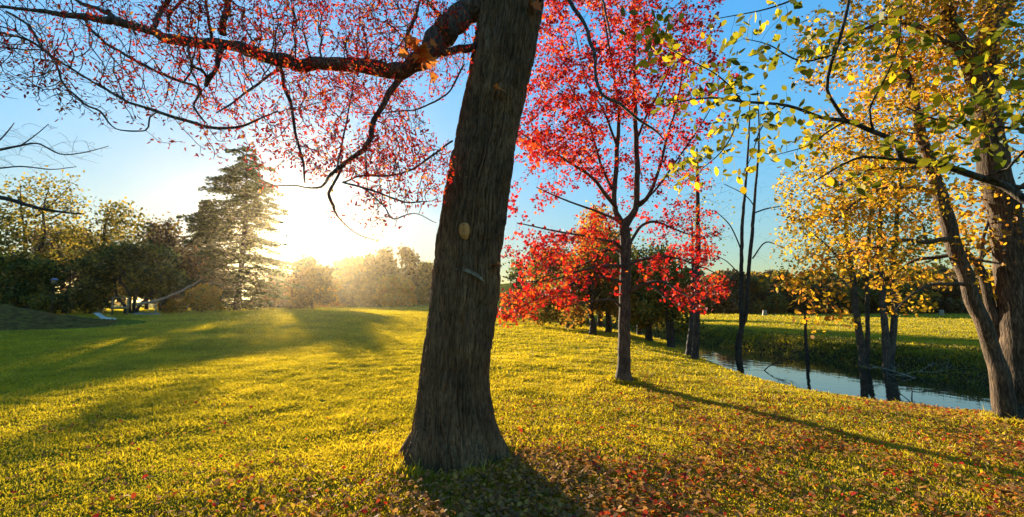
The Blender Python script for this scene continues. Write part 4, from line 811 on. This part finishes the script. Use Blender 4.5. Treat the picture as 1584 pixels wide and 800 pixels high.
g.build('backrest', m_white, root, loc=g0, smooth=False)
for lx in (-.4, .4):
    for ly in (-.25, .25):
        g = Geo(); slab(g, A0 + [lx, ly, .12], (.05, 0, 0), (0, .05, 0), (0, 0, .34)); g.build('leg', m_white, root, loc=g0, smooth=False)
root.scale = (.66, .66, .66)
# long pale log propped on a forked post
Yp = 37.0; pl = [(212, 471, Yp - .3, 4.5), (228, 468, Yp - .2, 4), (243, 465, Yp, 4), (262, 458, Yp, 3.6), (290, 445, Yp + .2, 3), (311, 432, Yp + .3, 1.6)]
p_, r_ = PL(pl); q, rr = smoothpoly(p_, r_, .25); q[1:-1] += rng.normal(size=q[1:-1].shape) * .025
g = Geo(); g.tube(q, rr * .95, 8); base = np.array([P(241, 475, Yp)[0], Yp, 0]); base[2] = gz(base[0], Yp)
lg = g.build('leaning_log', m_pale, loc=base); tag(lg, 'long pale dead log slanting up from the spreading tree', 'log')
g = Geo(); g.tube([base + [0, 0, -.1], base + [.02, 0, .5], [P(241, 466, Yp)[0], Yp, P(241, 467, Yp)[2]]], [.07, .055, .05], 7); pt = g.build('wooden_post', m_pale, loc=base); tag(pt, 'short pale post propping up the slanting log', 'post')
for k in range(7):
    a = rng.uniform(-.8, .8); c = base + np.array([a * 1.2 + .1, -1.0 + rng.uniform(-.3, .3), 0]); c[2] = gz(c[0], c[1])
    u_, v_ = np.meshgrid(np.linspace(0, 2 * np.pi, 10, endpoint=False), np.linspace(-1.2, 1.5, 5)); sz = rng.uniform(.16, .3)
    rr = 1 + (vnoise(np.cos(u_) * 2, np.sin(u_) * 2, v_ * 2 + k * 5, 9) - .5) * .5; V_ = np.stack([np.cos(u_) * np.cos(v_) * 1.3, np.sin(u_) * np.cos(v_), np.sin(v_) * .6], -1) * rr[..., None] * sz
    i = np.arange(4)[:, None] * 10; j = np.arange(10)[None]; g = Geo(); g.add(V_.reshape(-1, 3) + c + [0, 0, sz * .25], np.stack([i + j, i + (j + 1) % 10, i + 10 + (j + 1) % 10, i + 10 + j], -1).reshape(-1, 4))
    tag(g.build('stone', m_pale, loc=c), 'pale stone among the others lying below the slanting log', 'stone', 'pale stones below the slanting log')
# wooden frame and bird box under the left trees
c = np.array([P(186, 475, 35.5)[0], 35.5, 0]); c[2] = gz(c[0], c[1]); root = tag(empty('wooden_frame', c), 'low plain wooden trellis with a cross board under the spreading tree', 'framework')  # plain goal-like timber frame, made up for an unclear framed opening
for q in (-.58, .58): g = Geo(); slab(g, c + [q, 0, .72], (.09, 0, 0), (0, .09, 0), (0, 0, 1.5)); g.build('post', m_wood, root, loc=c, smooth=False)
g = Geo(); slab(g, c + [0, 0, 1.42], (1.4, 0, 0), (0, .11, 0), (0, 0, .09)); g.build('top_beam', m_wood, root, loc=c, smooth=False)
g = Geo(); slab(g, c + [0, -.02, .62], (1.3, 0, 0), (0, .06, 0), (0, 0, .18)); g.build('cross_board', m_wood, root, loc=c, smooth=False)
c = np.array([P(80, 475, 34)[0], 34, 0]); c[2] = gz(c[0], c[1]); zt = P(80, 437, 34)[2]; root = tag(empty('bird_box', c), 'small bird box with a blue roof on a pole behind the earth mound', 'bird box')
g = Geo(); g.tube([c + [0, 0, -.1], [c[0], c[1], zt - .15]], [.035, .03], 7); g.build('pole', bark_dark, root, loc=c)
g = Geo(); slab(g, (c[0], c[1], zt + .06), (.26, 0, 0), (0, .24, 0), (0, 0, .30)); g.build('box', m_wood, root, loc=c, smooth=False)
g = Geo(); slab(g, (c[0] - .08, c[1], zt + .24), (.17, 0, .09), (0, .30, 0), (0, 0, .04)); slab(g, (c[0] + .08, c[1], zt + .242), (.17, 0, -.09), (0, .30, 0), (.004, 0, .04)); g.build('roof', m_blue, root, loc=c, smooth=False)
# stumps in the far meadow
for px, py, lab in ((1457, 489, 'brown tree stump standing in the sunlit far meadow near the slanting stem'), (1183, 490, 'small stump far across the meadow, right of the bare twin tree')):
    c = G(px, py); g = Geo(); g.tube([c + [0, 0, -.1], c + [0, 0, .1], c + [.03, 0, .75], c + [.05, 0, 1.1], c + [.05, 0, 1.11]], [.50, .40, .32, .30, .02], 11); tag(g.build('tree_stump', mat_flat('stump wood', (.30, .20, .11)), loc=c), lab, 'stump')
# dead branches lying in the stream and on the far bank
def snag(label, px, py, Y, ln, ang, seed, mat):
    r = np.random.default_rng(seed); c = P(px, py, Y); c[2] = max(gz(c[0], c[1]), WATER - .03); g = Geo()
    def br(p, d, l, rad, dep):
        n = 5; pts = [p]
        for _ in range(n): d = d + r.normal(size=3) * .22; d[2] -= .03; d /= np.linalg.norm(d); pts.append(pts[-1] + d * l / n)
        pts = np.array(pts); g.tube(pts, np.linspace(rad, rad * .4, n + 1), 5)
        if dep:
            for k in range(3): e = d + r.normal(size=3) * .7; e[2] = abs(e[2]) * .6; br(pts[1 + k + int(r.integers(0, 2))], e / np.linalg.norm(e), l * .55, rad * .55, dep - 1)
    br(c, np.array([math.cos(ang), math.sin(ang) * .4, .35]), ln, .022, 3); tag(g.build('dead_branch', mat, loc=c), label, 'branch')
snag('dark dead branch sticking out of the stream in the middle of the bright water', 1395, 606, 10.6, 1.1, .3, 1, bark_dark)
snag('pale dead branch on the far bank right of the paired trunks', 1418, 585, 15.6, 1.3, 2.2, 2, m_pale)
snag('pale dead branch on the far bank at the foot of the right paired trunks', 1395, 572, 16.6, 1.3, .5, 3, m_pale)
snag('dark twiggy branch in the narrow part of the stream near the bare twin tree', 1180, 556, 17.5, 1.2, .3, 4, bark_dark)

# ------------------------------------------------------------------ morning haze in the air
m_haze = bpy.data.materials.new('haze'); m_haze.use_nodes = True; nt = m_haze.node_tree; nt.nodes.clear()
o = nt.nodes.new('ShaderNodeOutputMaterial'); pv = nt.nodes.new('ShaderNodeVolumePrincipled')
pv.inputs['Color'].default_value = (1, .80, .5, 1); pv.inputs['Density'].default_value = .00018; pv.inputs['Anisotropy'].default_value = .87
nt.links.new(pv.outputs[0], o.inputs['Volume'])
hx0, hx1, hy0, hy1, hz0, hz1 = -750, 750, -350, 1250, -4, 27
Vh = [(x, y, z) for x in (hx0, hx1) for y in (hy0, hy1) for z in (hz0, hz1)]
hz_ = mesh('haze', Vh, [[[0, 1, 3, 2], [4, 6, 7, 5], [0, 4, 5, 1], [2, 3, 7, 6], [0, 2, 6, 4], [1, 5, 7, 3]]], m_haze)
tag(hz_, 'thin golden haze in the air towards the low sun', 'haze', kind='stuff')
